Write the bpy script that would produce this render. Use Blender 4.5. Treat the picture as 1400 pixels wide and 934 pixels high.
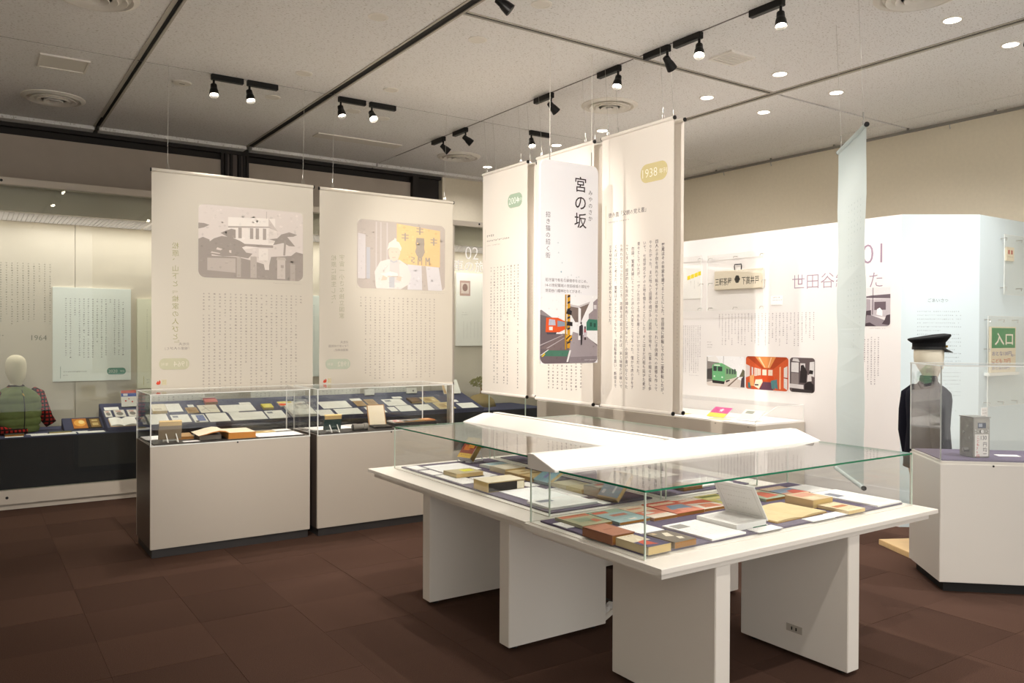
import bpy, bmesh, math, random
from mathutils import Vector, Matrix
random.seed(7)
S = bpy.context.scene
for o in list(bpy.data.objects): bpy.data.objects.remove(o)
COL = S.collection

# ------------------------------------------------------------------ camera
YAW, PITCH, ROLL, EYE = 0.594477, -0.008316, 0.004191, 1.55
ZC = 3.60                                   # ceiling height
cd = bpy.data.cameras.new('camera'); cam = bpy.data.objects.new('camera', cd); COL.objects.link(cam)
cd.sensor_width = 36.0; cd.lens = 1108.755 / 1400 * 36.0; cd.clip_start = 0.05
_r = Vector((math.cos(YAW), -math.sin(YAW), 0)); _f = Vector((math.sin(YAW), math.cos(YAW), 0)); _u = Vector((0, 0, 1))
_f2 = _f * math.cos(PITCH) + _u * math.sin(PITCH); _u2 = _u * math.cos(PITCH) - _f * math.sin(PITCH)
_r3 = _r * math.cos(ROLL) + _u2 * math.sin(ROLL); _u3 = _u2 * math.cos(ROLL) - _r * math.sin(ROLL)
mw = Matrix.Identity(4)
for i in range(3): mw[i][0], mw[i][1], mw[i][2] = _r3[i], _u3[i], -_f2[i]
mw[2][3] = EYE
cam.matrix_world = mw; S.camera = cam

# ------------------------------------------------------------------ world, exposure
w = bpy.data.worlds.new('world'); S.world = w; w.use_nodes = True
w.node_tree.nodes['Background'].inputs[0].default_value = (1, .965, .92, 1)
w.node_tree.nodes['Background'].inputs[1].default_value = 0.85
vs = S.view_settings
vs.view_transform = 'Standard'; vs.look = 'None'; vs.exposure = 0.92; vs.gamma = 1.0; vs.use_curve_mapping = False
S.cycles.transparent_max_bounces = 32
S.cycles.max_bounces = 10; S.cycles.diffuse_bounces = 5; S.cycles.glossy_bounces = 4

def kelvin(k): return {'warm': (1, .925, .84), 'neutral': (1, .96, .92), 'cool': (.95, .98, 1)}[k]
def lamp(name, kind, loc, target, power, parent=None, color='warm', **kw):
    d = bpy.data.lights.new(name, kind); d.energy = power; d.color = kelvin(color)
    for k, v in kw.items(): setattr(d, k, v)
    o = bpy.data.objects.new(name, d); COL.objects.link(o); o.location = loc
    o.rotation_euler = (Vector(target) - Vector(loc)).to_track_quat('-Z', 'Y').to_euler()
    return o

# ------------------------------------------------------------------ colour, materials
def lin(h):
    if isinstance(h, tuple): return h
    h = h.lstrip('#'); c = [int(h[i:i + 2], 16) / 255 for i in (0, 2, 4)]
    return tuple(x / 12.92 if x <= .04045 else ((x + .055) / 1.055) ** 2.4 for x in c)
MATS = {}
def mat(name, col='#ffffff', rough=.5, metal=0.0, spec=.4, noise=0.0, nscale=60.0, bump=0.0, emit=0.0, stretch=None):
    m = bpy.data.materials.new(name); m.use_nodes = True; nt = m.node_tree; b = nt.nodes['Principled BSDF']
    c = lin(col); b.inputs['Base Color'].default_value = (*c, 1); b.inputs['Roughness'].default_value = rough
    b.inputs['Metallic'].default_value = metal; b.inputs['Specular IOR Level'].default_value = spec
    if emit: b.inputs['Emission Color'].default_value = (*c, 1); b.inputs['Emission Strength'].default_value = emit
    if noise or bump:
        tc = nt.nodes.new('ShaderNodeTexCoord'); nz = nt.nodes.new('ShaderNodeTexNoise')
        nz.inputs['Scale'].default_value = nscale; nz.inputs['Detail'].default_value = 5
        if stretch:
            mp = nt.nodes.new('ShaderNodeMapping'); mp.inputs['Scale'].default_value = stretch
            nt.links.new(tc.outputs['Object'], mp.inputs[0]); nt.links.new(mp.outputs[0], nz.inputs['Vector'])
        else: nt.links.new(tc.outputs['Object'], nz.inputs['Vector'])
        if noise:
            mr = nt.nodes.new('ShaderNodeMapRange'); mr.inputs[1].default_value = .3; mr.inputs[2].default_value = .7
            mr.inputs[3].default_value = 1 - noise; mr.inputs[4].default_value = 1 + noise
            mx = nt.nodes.new('ShaderNodeVectorMath'); mx.operation = 'SCALE'; mx.inputs[0].default_value = c
            nt.links.new(nz.outputs['Fac'], mr.inputs[0]); nt.links.new(mr.outputs[0], mx.inputs['Scale'])
            nt.links.new(mx.outputs[0], b.inputs['Base Color'])
        if bump:
            bp = nt.nodes.new('ShaderNodeBump'); bp.inputs['Strength'].default_value = bump; bp.inputs['Distance'].default_value = .004
            nt.links.new(nz.outputs['Fac'], bp.inputs['Height']); nt.links.new(bp.outputs[0], b.inputs['Normal'])
    MATS[name] = m; return m

def print_mat():
    m = mat('print_ink', '#ffffff', .65, spec=.2); nt = m.node_tree
    a = nt.nodes.new('ShaderNodeAttribute'); a.attribute_name = 'Col'
    nt.links.new(a.outputs['Color'], nt.nodes['Principled BSDF'].inputs['Base Color'])
print_mat()

def glass_mat(name, tint, f0=.04, k=.9):
    m = bpy.data.materials.new(name); m.use_nodes = True; nt = m.node_tree; nt.nodes.clear()
    out = nt.nodes.new('ShaderNodeOutputMaterial'); mx = nt.nodes.new('ShaderNodeMixShader')
    tr = nt.nodes.new('ShaderNodeBsdfTransparent'); tr.inputs[0].default_value = (*tint, 1)
    gl = nt.nodes.new('ShaderNodeBsdfGlossy'); gl.inputs['Roughness'].default_value = 0.0
    lw = nt.nodes.new('ShaderNodeLayerWeight'); lw.inputs[0].default_value = .5
    p = nt.nodes.new('ShaderNodeMath'); p.operation = 'POWER'; p.inputs[1].default_value = 4.0
    ma = nt.nodes.new('ShaderNodeMath'); ma.operation = 'MULTIPLY_ADD'; ma.inputs[1].default_value = k; ma.inputs[2].default_value = f0
    nt.links.new(lw.outputs['Facing'], p.inputs[0]); nt.links.new(p.outputs[0], ma.inputs[0])
    nt.links.new(ma.outputs[0], mx.inputs[0]); nt.links.new(tr.outputs[0], mx.inputs[1]); nt.links.new(gl.outputs[0], mx.inputs[2])
    nt.links.new(mx.outputs[0], out.inputs[0]); MATS[name] = m
glass_mat('clear_glass', (.985, .995, .99)); glass_mat('acrylic', (.99, .99, .985), .03, .7)
glass_mat('case_glass', (.93, .95, .92), .03, .8)

def fabric_mat(name, col, tl=.35):
    m = bpy.data.materials.new(name); m.use_nodes = True; nt = m.node_tree; nt.nodes.clear()
    out = nt.nodes.new('ShaderNodeOutputMaterial'); mx = nt.nodes.new('ShaderNodeMixShader'); mx.inputs[0].default_value = tl
    d = nt.nodes.new('ShaderNodeBsdfDiffuse'); t = nt.nodes.new('ShaderNodeBsdfTranslucent')
    tc = nt.nodes.new('ShaderNodeTexCoord'); nz = nt.nodes.new('ShaderNodeTexNoise'); nz.inputs['Scale'].default_value = 900
    bp = nt.nodes.new('ShaderNodeBump'); bp.inputs['Strength'].default_value = .12; bp.inputs['Distance'].default_value = .001
    nt.links.new(tc.outputs['Object'], nz.inputs['Vector']); nt.links.new(nz.outputs['Fac'], bp.inputs['Height'])
    nt.links.new(bp.outputs[0], d.inputs['Normal'])
    c = (*lin(col), 1); d.inputs[0].default_value = c; t.inputs[0].default_value = c
    nt.links.new(d.outputs[0], mx.inputs[1]); nt.links.new(t.outputs[0], mx.inputs[2]); nt.links.new(mx.outputs[0], out.inputs[0]); MATS[name] = m
fabric_mat('banner_white', '#f4efe8', .3); fabric_mat('banner_grey', '#dcd6ca', .25); fabric_mat('banner_blue', '#e6eeee', .35)

def ceiling_mat():
    m = mat('ceiling_tile', '#f2f0ed', .95, spec=.1); nt = m.node_tree; b = nt.nodes['Principled BSDF']
    tc = nt.nodes.new('ShaderNodeTexCoord'); mp = nt.nodes.new('ShaderNodeMapping'); mp.inputs['Scale'].default_value = (1, 2.2, 1)
    nt.links.new(tc.outputs['Object'], mp.inputs[0])
    n1 = nt.nodes.new('ShaderNodeTexNoise'); n1.inputs['Scale'].default_value = 58; n1.inputs['Detail'].default_value = 2
    nt.links.new(mp.outputs[0], n1.inputs['Vector'])
    cr = nt.nodes.new('ShaderNodeValToRGB'); cr.color_ramp.elements[0].position = .33; cr.color_ramp.elements[1].position = .40
    cr.color_ramp.elements[0].color = (*lin('#cbc5bd'), 1); cr.color_ramp.elements[1].color = (*lin('#f2f0ed'), 1)
    nt.links.new(n1.outputs['Fac'], cr.inputs[0]); nt.links.new(cr.outputs[0], b.inputs['Base Color'])
    bp = nt.nodes.new('ShaderNodeBump'); bp.inputs['Strength'].default_value = .3; bp.inputs['Distance'].default_value = .004
    nt.links.new(n1.outputs['Fac'], bp.inputs['Height']); nt.links.new(bp.outputs[0], b.inputs['Normal'])
ceiling_mat()

def carpet_mat():
    m = mat('carpet', '#4a3328', 1.0, spec=.05); nt = m.node_tree; b = nt.nodes['Principled BSDF']
    tc = nt.nodes.new('ShaderNodeTexCoord'); n1 = nt.nodes.new('ShaderNodeTexNoise'); n1.inputs['Scale'].default_value = 260; n1.inputs['Detail'].default_value = 3
    nt.links.new(tc.outputs['Object'], n1.inputs['Vector'])
    oi = nt.nodes.new('ShaderNodeObjectInfo')
    ma = nt.nodes.new('ShaderNodeMath'); ma.operation = 'MULTIPLY_ADD'; ma.inputs[1].default_value = .26; ma.inputs[2].default_value = .87
    nt.links.new(oi.outputs['Random'], ma.inputs[0])
    mr = nt.nodes.new('ShaderNodeMapRange'); mr.inputs[1].default_value = .3; mr.inputs[2].default_value = .7; mr.inputs[3].default_value = .7; mr.inputs[4].default_value = 1.3
    nt.links.new(n1.outputs['Fac'], mr.inputs[0])
    mu = nt.nodes.new('ShaderNodeMath'); mu.operation = 'MULTIPLY'; nt.links.new(mr.outputs[0], mu.inputs[0]); nt.links.new(ma.outputs[0], mu.inputs[1])
    sc = nt.nodes.new('ShaderNodeVectorMath'); sc.operation = 'SCALE'; sc.inputs[0].default_value = lin('#503c33')
    nt.links.new(mu.outputs[0], sc.inputs['Scale']); nt.links.new(sc.outputs[0], b.inputs['Base Color'])
    bp = nt.nodes.new('ShaderNodeBump'); bp.inputs['Strength'].default_value = .5; bp.inputs['Distance'].default_value = .003
    nt.links.new(n1.outputs['Fac'], bp.inputs['Height']); nt.links.new(bp.outputs[0], b.inputs['Normal'])
carpet_mat()

def plaid_mat():
    m = mat('red_plaid', '#8c1d1d', .9, spec=.1); nt = m.node_tree; b = nt.nodes['Principled BSDF']
    tc = nt.nodes.new('ShaderNodeTexCoord'); ck = nt.nodes.new('ShaderNodeTexWave'); ck.bands_direction = 'X'; ck.inputs['Scale'].default_value = 9
    c2 = nt.nodes.new('ShaderNodeTexWave'); c2.bands_direction = 'Z'; c2.inputs['Scale'].default_value = 9
    nt.links.new(tc.outputs['Object'], ck.inputs['Vector']); nt.links.new(tc.outputs['Object'], c2.inputs['Vector'])
    a = nt.nodes.new('ShaderNodeMath'); a.operation = 'MAXIMUM'; nt.links.new(ck.outputs['Fac'], a.inputs[0]); nt.links.new(c2.outputs['Fac'], a.inputs[1])
    cr = nt.nodes.new('ShaderNodeValToRGB'); cr.color_ramp.elements[0].position = .55; cr.color_ramp.elements[1].position = .7
    cr.color_ramp.elements[0].color = (*lin('#a02420'), 1); cr.color_ramp.elements[1].color = (*lin('#231312'), 1)
    nt.links.new(a.outputs[0], cr.inputs[0]); nt.links.new(cr.outputs[0], b.inputs['Base Color'])
plaid_mat()

mat('wall_beige', '#e5dbc6', .9, spec=.15, noise=.02, nscale=30); mat('wall_fabric', '#d3cabd', .95, spec=.1, noise=.03, nscale=250)
mat('wall_taupe', '#bdb1a3', .8, spec=.2, noise=.03, nscale=8); mat('wall_dark', '#2a2522', .7); mat('slot_dark', '#2b2521', .8)
mat('slot_black', '#1d1917', .8); mat('slot_trim', '#b9b2a6', .5); mat('partition_white', '#e9e5e3', .75, spec=.2, noise=.01, nscale=300); mat('partition_blue', '#d3dfe2', .75, spec=.2)
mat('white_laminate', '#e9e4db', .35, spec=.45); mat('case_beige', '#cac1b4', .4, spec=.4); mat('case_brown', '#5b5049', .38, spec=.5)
mat('plinth', '#3c3a3a', .5); mat('plinth_black', '#161514', .6); mat('hood_white', '#f1eee8', .4); mat('tray_purple', '#6a6275', .95, spec=.1, noise=.08, nscale=400)
mat('navy_cloth', '#4e5068', .95, spec=.1, noise=.06, nscale=400); mat('base_dark', '#24242c', .7); mat('glass_green', '#1c7a58', .15, spec=.6)
mat('glass_seam', '#c9d6c8', .3); mat('acrylic_edge', '#eef0ec', .25); mat('black_plastic', '#121212', .45); mat('black_metal', '#1a1918', .4, metal=.3)
mat('steel', '#b9b7b2', .3, metal=.9); mat('wire', '#c9c6bf', .4, metal=.6); mat('off_white', '#efeae1', .6); mat('vent_white', '#e9e4da', .6)
mat('paper_white', '#f1efec', .8, spec=.15); mat('paper_cream', '#e6dcc4', .85, spec=.15); mat('page_edge', '#d9bd86', .9, spec=.1, noise=.1, nscale=80, stretch=(1, 1, 12))
mat('page_orange', '#c98a48', .9, spec=.1, noise=.1, nscale=80, stretch=(1, 1, 12)); mat('page_brown', '#a5753f', .9, spec=.1, noise=.12, nscale=80, stretch=(1, 1, 12)); mat('mannequin_cloth', '#e3dac5', .85, spec=.15, bump=.1, nscale=300)
mat('vest_green', '#64703f', .6, spec=.3, noise=.08, nscale=14); mat('navy_wool', '#16161f', .95, spec=.1, noise=.1, nscale=200)
mat('cap_black', '#0f0f11', .8, spec=.2); mat('gold', '#b89545', .35, metal=.9); mat('wood_light', '#d8b887', .5, noise=.08, nscale=10, stretch=(1, 14, 1))
mat('wood_hand', '#a9804e', .55, noise=.06, nscale=20); mat('louvre', '#c9c7cc', .6); mat('lit_lens', '#fff2dc', .5, emit=18); mat('lit_diffuser', '#fff6e8', .5, emit=6)
mat('case_light', '#fff3e0', .5, emit=1.2); mat('ticket_metal', '#9a978f', .35, metal=.6, noise=.12, nscale=25); mat('tram_board', '#d9cfbc', .6); mat('green_leaf', '#8d8a55', .9)
mat('moss', '#9d8a63', .95, bump=.4); mat('sign_white', '#ebe9ec', .6); mat('red_ink', '#c8322c', .6); mat('grey_metal', '#8d8a84', .4, metal=.5); mat('cover_slip', '#24211f', .7)

# ------------------------------------------------------------------ mesh builder
class MB:
    def __init__(s): s.v = []; s.f = []; s.c = []; s.use = False
    def add(s, vs_, fs, col=None):
        n = len(s.v); s.v += [tuple(p) for p in vs_]; s.f += [tuple(i + n for i in f) for f in fs]
        c = lin(col) if col else (1, 1, 1)
        if col: s.use = True
        s.c += [c] * len(fs); return s
    def box(s, x0, y0, z0, x1, y1, z1, col=None):
        if x0 > x1: x0, x1 = x1, x0
        if y0 > y1: y0, y1 = y1, y0
        if z0 > z1: z0, z1 = z1, z0
        return s.add([(x0, y0, z0), (x1, y0, z0), (x1, y1, z0), (x0, y1, z0), (x0, y0, z1), (x1, y0, z1), (x1, y1, z1), (x0, y1, z1)],
              [(0, 3, 2, 1), (4, 5, 6, 7), (0, 1, 5, 4), (1, 2, 6, 5), (2, 3, 7, 6), (3, 0, 4, 7)], col)
    def loft(s, rings, col=None, caps=True, closed=False):
        n = len(rings[0]); vs_ = [p for r in rings for p in r]; fs = []
        m = len(rings)
        for i in range(m if closed else m - 1):
            for j in range(n):
                a, b = i * n, ((i + 1) % m) * n; k = (j + 1) % n
                fs.append((a + j, a + k, b + k, b + j))
        if caps and not closed: fs += [tuple(reversed(range(n))), tuple(range((m - 1) * n, m * n))]
        return s.add(vs_, fs, col)
    def prism(s, pts, axis, a, b, col=None):        # pts: 2-D outline in the two other axes (in x,y,z order)
        def P(p, t): return {'x': (t, p[0], p[1]), 'y': (p[0], t, p[1]), 'z': (p[0], p[1], t)}[axis]
        return s.loft([[P(p, a) for p in pts], [P(p, b) for p in pts]], col)
    def tube(s, path, r, n=8, col=None, closed=False):
        path = [Vector(p) for p in path]; rings = []; m = len(path)
        rr = r if isinstance(r, (list, tuple)) else [r] * m
        up = None
        for i, p in enumerate(path):
            if closed: d = path[(i + 1) % m] - path[i - 1]
            else: d = path[min(i + 1, m - 1)] - path[max(i - 1, 0)]
            d.normalize()
            if up is None: up = Vector((0, 0, 1)) if abs(d.z) < .9 else Vector((1, 0, 0))
            a = d.cross(up).normalized(); b = a.cross(d).normalized(); up = b
            rings.append([p + (a * math.cos(2 * math.pi * k / n) + b * math.sin(2 * math.pi * k / n)) * rr[i] for k in range(n)])
        return s.loft(rings, col, closed=closed)
    def lathe(s, prof, n=24, c=(0, 0, 0), sx=1, sy=1, col=None):
        rings = [[(c[0] + r * sx * math.cos(2 * math.pi * k / n), c[1] + r * sy * math.sin(2 * math.pi * k / n), c[2] + z) for k in range(n)] for r, z in prof]
        return s.loft(rings, col)
    def build(s, name, m, parent=None, smooth=False, bevel=0, loc=None, rotz=0):
        me = bpy.data.meshes.new(name); me.from_pydata(s.v, [], s.f)
        if s.use:
            at = me.attributes.new('Col', 'FLOAT_COLOR', 'CORNER'); k = 0; buf = []
            for f, c in zip(s.f, s.c): buf += [c[0], c[1], c[2], 1.0] * len(f)
            at.data.foreach_set('color', buf)
        me.validate()
        if bevel:
            bm = bmesh.new(); bm.from_mesh(me); bmesh.ops.recalc_face_normals(bm, faces=bm.faces)
            es = [e for e in bm.edges if len(e.link_faces) == 2 and e.calc_face_angle(0) > .6]
            bmesh.ops.bevel(bm, geom=es, offset=bevel, segments=2, affect='EDGES', clamp_overlap=True); bm.to_mesh(me); bm.free()
        else:
            bm = bmesh.new(); bm.from_mesh(me); bmesh.ops.recalc_face_normals(bm, faces=bm.faces); bm.to_mesh(me); bm.free()
        if smooth: me.shade_smooth() if hasattr(me, 'shade_smooth') else [setattr(p, 'use_smooth', True) for p in me.polygons]
        me.materials.append(MATS[m] if isinstance(m, str) else m)
        o = bpy.data.objects.new(name, me); COL.objects.link(o)
        if parent: o.parent = parent
        if loc: o.location = loc
        if rotz: o.rotation_euler[2] = rotz
        return o

def tag(o, label=None, cat=None, group=None, kind=None):
    if label: o['label'] = label
    if cat: o['category'] = cat
    if group: o['group'] = group
    if kind: o['kind'] = kind
    return o
def thing(name, label, cat, loc=(0, 0, 0), rotz=0, group=None):
    o = bpy.data.objects.new(name, None); COL.objects.link(o); o.empty_display_size = .1
    o.location = loc; o.rotation_euler = (0, 0, rotz); return tag(o, label, cat, group)
def link_copy(o, name=None, parent=None):
    c = o.copy(); COL.objects.link(c)
    if parent: c.parent = parent
    return c

# ------------------------------------------------------------------ printing: flat polygons in a 2-D frame
GC = {}
def glyph(ch, res=1, off=0.0):
    k = (ch, res, off)
    if k not in GC:
        cu = bpy.data.curves.new('g', 'FONT'); cu.body = ch; cu.resolution_u = res; cu.offset = off; cu.size = 1.0
        o = bpy.data.objects.new('g', cu); me = o.to_mesh()
        GC[k] = ([(v.co.x, v.co.y) for v in me.vertices], [tuple(p.vertices) for p in me.polygons])
        o.to_mesh_clear(); bpy.data.objects.remove(o); bpy.data.curves.remove(cu)
    return GC[k]
PSEUDO = []
for _ in range(26):                      # marks for print too small to read in the photograph
    q = []; nh = random.choice([1, 2, 2, 3]); nv = random.choice([1, 1, 2])
    for i in range(nh):
        y = .18 + .64 * (i + random.uniform(.2, .8)) / nh; a = random.uniform(.05, .3); q.append((a, y - .05, random.uniform(.6, .95), y + .05))
    for i in range(nv):
        x = .15 + .7 * (i + random.uniform(.2, .8)) / nv; a = random.uniform(.02, .3); a = random.uniform(.12, .4); q.append((x - .05, a, x + .05, random.uniform(.6, .86)))
    PSEUDO.append(q)
class Print(MB):
    """2-D artwork; flat=False stands upright facing -y (a right, b up), flat=True lies facing +z."""
    def __init__(s, base=0.0006, flat=False, mirror=None, step=.00025):
        super().__init__(); s.base = base; s.flat = flat; s.mirror = mirror; s.step = step
    def P(s, a, b, L):
        if s.mirror is not None: a = s.mirror - a
        h = s.base + s.step * L
        return (a, b, h) if s.flat else (a, -h, b)
    def poly(s, pts, col, L=0):
        return s.add([s.P(a, b, L) for a, b in pts], [tuple(range(len(pts)))], col)
    def rect(s, a0, b0, a1, b1, col, L=0): return s.poly([(a0, b0), (a1, b0), (a1, b1), (a0, b1)], col, L)
    def rrect(s, a0, b0, a1, b1, r, col, L=0, n=6, corners='abcd'):
        pts = []
        for (cx, cy, t0, k) in ((a1 - r, b1 - r, 0, 'b'), (a0 + r, b1 - r, 90, 'a'), (a0 + r, b0 + r, 180, 'd'), (a1 - r, b0 + r, 270, 'c')):
            if k in corners:
                for i in range(n + 1):
                    t = math.radians(t0 + 90 * i / n); pts.append((cx + r * math.cos(t), cy + r * math.sin(t)))
            else:
                pts.append((a1 if k in 'bc' else a0, b1 if k in 'ab' else b0))
        return s.poly(pts, col, L)
    def ell(s, cx, cy, rx, ry, col, L=0, n=20):
        return s.poly([(cx + rx * math.cos(2 * math.pi * i / n), cy + ry * math.sin(2 * math.pi * i / n)) for i in range(n)], col, L)
    def line(s, pts, wd, col, L=0):
        for (a, b), (c, d) in zip(pts, pts[1:]):
            l = math.hypot(c - a, d - b) or 1; nx, ny = -(d - b) / l * wd / 2, (c - a) / l * wd / 2
            s.poly([(a + nx, b + ny), (c + nx, d + ny), (c - nx, d - ny), (a - nx, b - ny)], col, L)
    def glyphat(s, ch, a, b, size, col, L=0, res=1, off=0.0, rot=False):
        vs_, fs = glyph(ch, res, off)
        if not vs_: return
        pts = [((y, -x + 1) if rot else (x, y)) for x, y in vs_]
        s.add([s.P(a + x * size, b + y * size, L) for x, y in pts], fs, col)
    def htext(s, text, a, b, size, col, L=0, res=2, off=0.0, align='l', stretch=1):
        vs_, fs = glyph(text, res, off); w_ = (max(v[0] for v in vs_) - min(v[0] for v in vs_)) * size * stretch; m0 = min(v[0] for v in vs_)
        a0 = {'l': a, 'c': a - w_ / 2, 'r': a - w_}[align]
        s.add([s.P(a0 + (x - m0) * size * stretch, b + y * size, L) for x, y in vs_], fs, col)
    def vtext(s, text, ac, btop, size, col, L=0, pitch=None, res=1, off=0.0):
        pitch = pitch or size
        for i, ch in enumerate(text):
            a, b = ac - size * .5, btop - (i + 1) * pitch + size * .12
            if ch in '　 ': continue
            if ch in '、。': s.glyphat(ch, a + size * .55, b + size * .5, size, col, L, res, off)
            elif ch in '「」『』ー―': s.glyphat(ch, a + size * .05, b, size, col, L, res, off, rot=True)
            else: s.glyphat(ch, a, b, size, col, L, res, off)
    def marks(s, n, a, b, size, col, da, db, L=0):      # a run of n unreadable characters
        for i in range(n):
            if random.random() < .03: continue
            x0, y0 = a + i * da, b + i * db
            for (p, q, r, t) in random.choice(PSEUDO):
                s.rect(x0 + p * size, y0 + q * size, x0 + r * size, y0 + t * size, col, L)
    def vcols(s, lens, a_right, btop, size, apitch, cpitch, col, L=0):
        for i, n in enumerate(lens): s.marks(n, a_right - i * apitch - size / 2, btop - cpitch, size, col, 0, -cpitch, L)
    def hrows(s, lens, a0, btop, size, cpitch, rpitch, col, L=0):
        for i, n in enumerate(lens): s.marks(n, a0, btop - i * rpitch - size, size, col, cpitch, 0, L)
    def build(s, name, m, parent=None, **kw):
        o = super().build(name, m, parent, **kw); o['kind'] = 'stuff'; return o      # ink: too small to pick apart
    def done(s, name, parent, m='print_ink'): return s.build(name, m, parent)

def in_rect(a0, b0, a1, b1): return lambda u, v: (a0 + (a1 - a0) * u, b0 + (b1 - b0) * v)

# ================================================================== THE ROOM
RX, BY, LX, FY = 7.83, 9.25, -3.2, -2.0     # right wall, back wall, left wall; open behind the camera for world fill light
floor = tag(MB().box(LX, FY, -.1, RX, BY, -.006).build('floor', 'carpet'), kind='structure')
tile = None; N = 0
for iy in range(0, 19):                     # carpet tiles that the camera can see
    for ix in range(-3, 16):
        x0, y0 = ix * .5 + .05, iy * .5 + .02
        c = Vector((x0 + .25, y0 + .25, 0)); dz = c.dot(_f); dx = c.dot(_r)
        if dz < 2.6 or abs(dx) > .63 * dz + .5 or x0 + .5 > RX or y0 + .5 > 8.6: continue
        if tile is None:
            tile = MB().box(-.2493, -.2493, -.006, .2493, .2493, 0).build('carpet_tile', 'carpet', floor); o = tile
        else: o = link_copy(tile, parent=floor)
        o.location = (c.x, c.y, random.choice([0, 0, -.0006, -.001])); N += 1

wall_back = tag(MB().box(LX, BY, 0, RX, BY + .15, ZC + .08).build('wall_back', 'wall_fabric'), kind='structure')
for x0, x1 in ((-1.6, -.42), (-.42, .93), (.93, 2.28), (2.28, 3.63), (3.63, 4.98), (4.98, 6.25)):
    MB().box(x0 + .002, BY - .02, .62, x1 - .002, BY + .005, 2.95).build('lining_panel', 'wall_fabric', wall_back, bevel=.002)
# taupe folding partition stored above the wall case
band = tag(MB().box(LX, BY - .01, 2.88, RX, BY, ZC).build('trim_1', 'wall_dark'), kind='structure')
for x0, x1 in ((LX, -.1), (-.08, 2.34), (2.64, 4.66)):
    MB().box(x0, BY - .06, 2.88, x1, BY, 3.46).build('folding_panel', 'wall_taupe', band)
mb = MB().box(LX, BY - .03, 3.46, 5.08, BY, ZC); mb.box(LX, BY - .1, 3.53, 5.08, BY, ZC).build('head_track', 'wall_dark', band)
for x in (2.355, 2.395, 2.45, 2.54, 2.59, 2.625): MB().box(x - .014, BY - .09, 2.88, x + .014, BY, 3.53).build('jamb_profile', 'wall_dark', band)
for x, w_ in ((2.42, .02), (2.49, .05), (2.57, .02)): MB().box(x - w_ / 2, BY - .075, 2.88, x + w_ / 2, BY, 3.53).build('jamb_profile', 'case_brown', band)
mb = MB().box(4.66, BY - .13, 2.88, 4.74, BY, 3.53); mb.box(4.78, BY - .05, 2.88, 5.06, BY, 3.53); mb.build('pocket_end', 'wall_dark', band)
MB().box(5.09, BY - .11, 2.88, RX, BY, ZC).build('fascia', 'wall_beige', band)
tag(MB().box(RX, FY, 0, RX + .15, BY + .15, ZC + .08).build('wall_right', 'wall_beige'), kind='structure')
tag(MB().box(LX - .15, FY, 0, LX, BY + .15, ZC + .08).build('wall_left', 'wall_beige'), kind='structure')

ceiling = tag(MB().box(LX, FY, ZC + .06, RX, BY, ZC + .16).build('ceiling', 'slot_dark'), kind='structure')
xs = [(LX, 0), (-1.94, .012), (-.42, .04), (1.10, .045), (2.60, .06), (4.12, .02), (5.67, .036), (7.39, .014), (RX, 0)]
ys = [(FY, 0), (.08, .012), (2.27, .012), (4.46, .03), (6.65, .014), (9.0, .02), (BY, 0)]
for (xa, ga), (xb, gb) in zip(xs, xs[1:]):
    for (ya, ha), (yb, hb) in zip(ys, ys[1:]):
        h1, h2 = ha, hb
        if xb <= 2.61 and ya == 4.46: h1 = .002
        if xb <= 2.61 and yb == 4.46: h2 = .002
        zb = ZC if yb < BY else ZC - .03
        MB().box(xa + ga / 2, ya + h1 / 2, zb, xb - gb / 2, yb - h2 / 2, ZC + .061).build('ceiling_panel', 'ceiling_tile', ceiling)
for x, g in ((1.10, .045), (2.60, .06), (5.67, .036)):     # pale edge profiles beside the slots
    for sgn in (-1, 1):
        a = x + sgn * (g / 2 + .006); MB().box(a - .008, FY, ZC - .006, a + .008, 8.99, ZC + .01).build('slot_profile', 'slot_trim', ceiling)
MB().box(5.67 + .026, FY, ZC - .005, 5.67 + .05, 8.9, ZC + .01).build('slot_profile', 'slot_trim', ceiling)
for sgn in (-1, 1): MB().box(2.64, 4.46 + sgn * .021 - .007, ZC - .006, 5.64, 4.46 + sgn * .021 + .007, ZC + .01).build('slot_profile', 'slot_trim', ceiling)
MB().box(1.072, FY, ZC + .004, 1.098, 8.6, ZC + .02).build('slot_filler', 'slot_trim', ceiling); MB().box(1.098, FY, ZC + .002, 1.128, 8.99, ZC + .02).build('slot_filler', 'slot_black', ceiling)
MB().box(2.57, FY, ZC + .002, 2.63, 8.99, ZC + .02).build('slot_filler', 'slot_black', ceiling); MB().box(5.652, FY, ZC + .002, 5.688, 8.99, ZC + .02).build('slot_filler', 'slot_black', ceiling)
MB().box(2.62, 4.445, ZC + .002, 5.66, 4.475, ZC + .02).build('slot_filler', 'slot_black', ceiling); MB().box(4.11, 4.48, ZC + .002, 4.13, 8.5, ZC + .02).build('slot_filler', 'case_brown', ceiling)
MB().box(4.11, FY, ZC + .002, 4.13, 4.44, ZC + .02).build('slot_filler', 'case_brown', ceiling); MB().box(LX, 6.643, ZC + .002, 5.65, 6.657, ZC + .02).build('slot_filler', 'case_brown', ceiling)
# picture rail under the right-hand edge of the ceiling
rail = thing('picture_rail', 'grey picture rail with small hooks along the beige wall top', 'rail', (7.72, 0, ZC - .03))
MB().box(-.012, 1.5, -.012, .012, 8.4, .012).build('rail', 'grey_metal', rail)
for y in [2 + .82 * i for i in range(8)]:
    MB().box(-.008, y - .008, .01, .008, y + .008, .035).build('bracket', 'grey_metal', rail)
for y in (4.05, 5.0, 6.1, 6.8):
    MB().tube([(0, y, -.005), (0, y, -.04), (.006, y, -.055), (.014, y, -.045)], .004, 5).build('hook', 'steel', rail)

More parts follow.
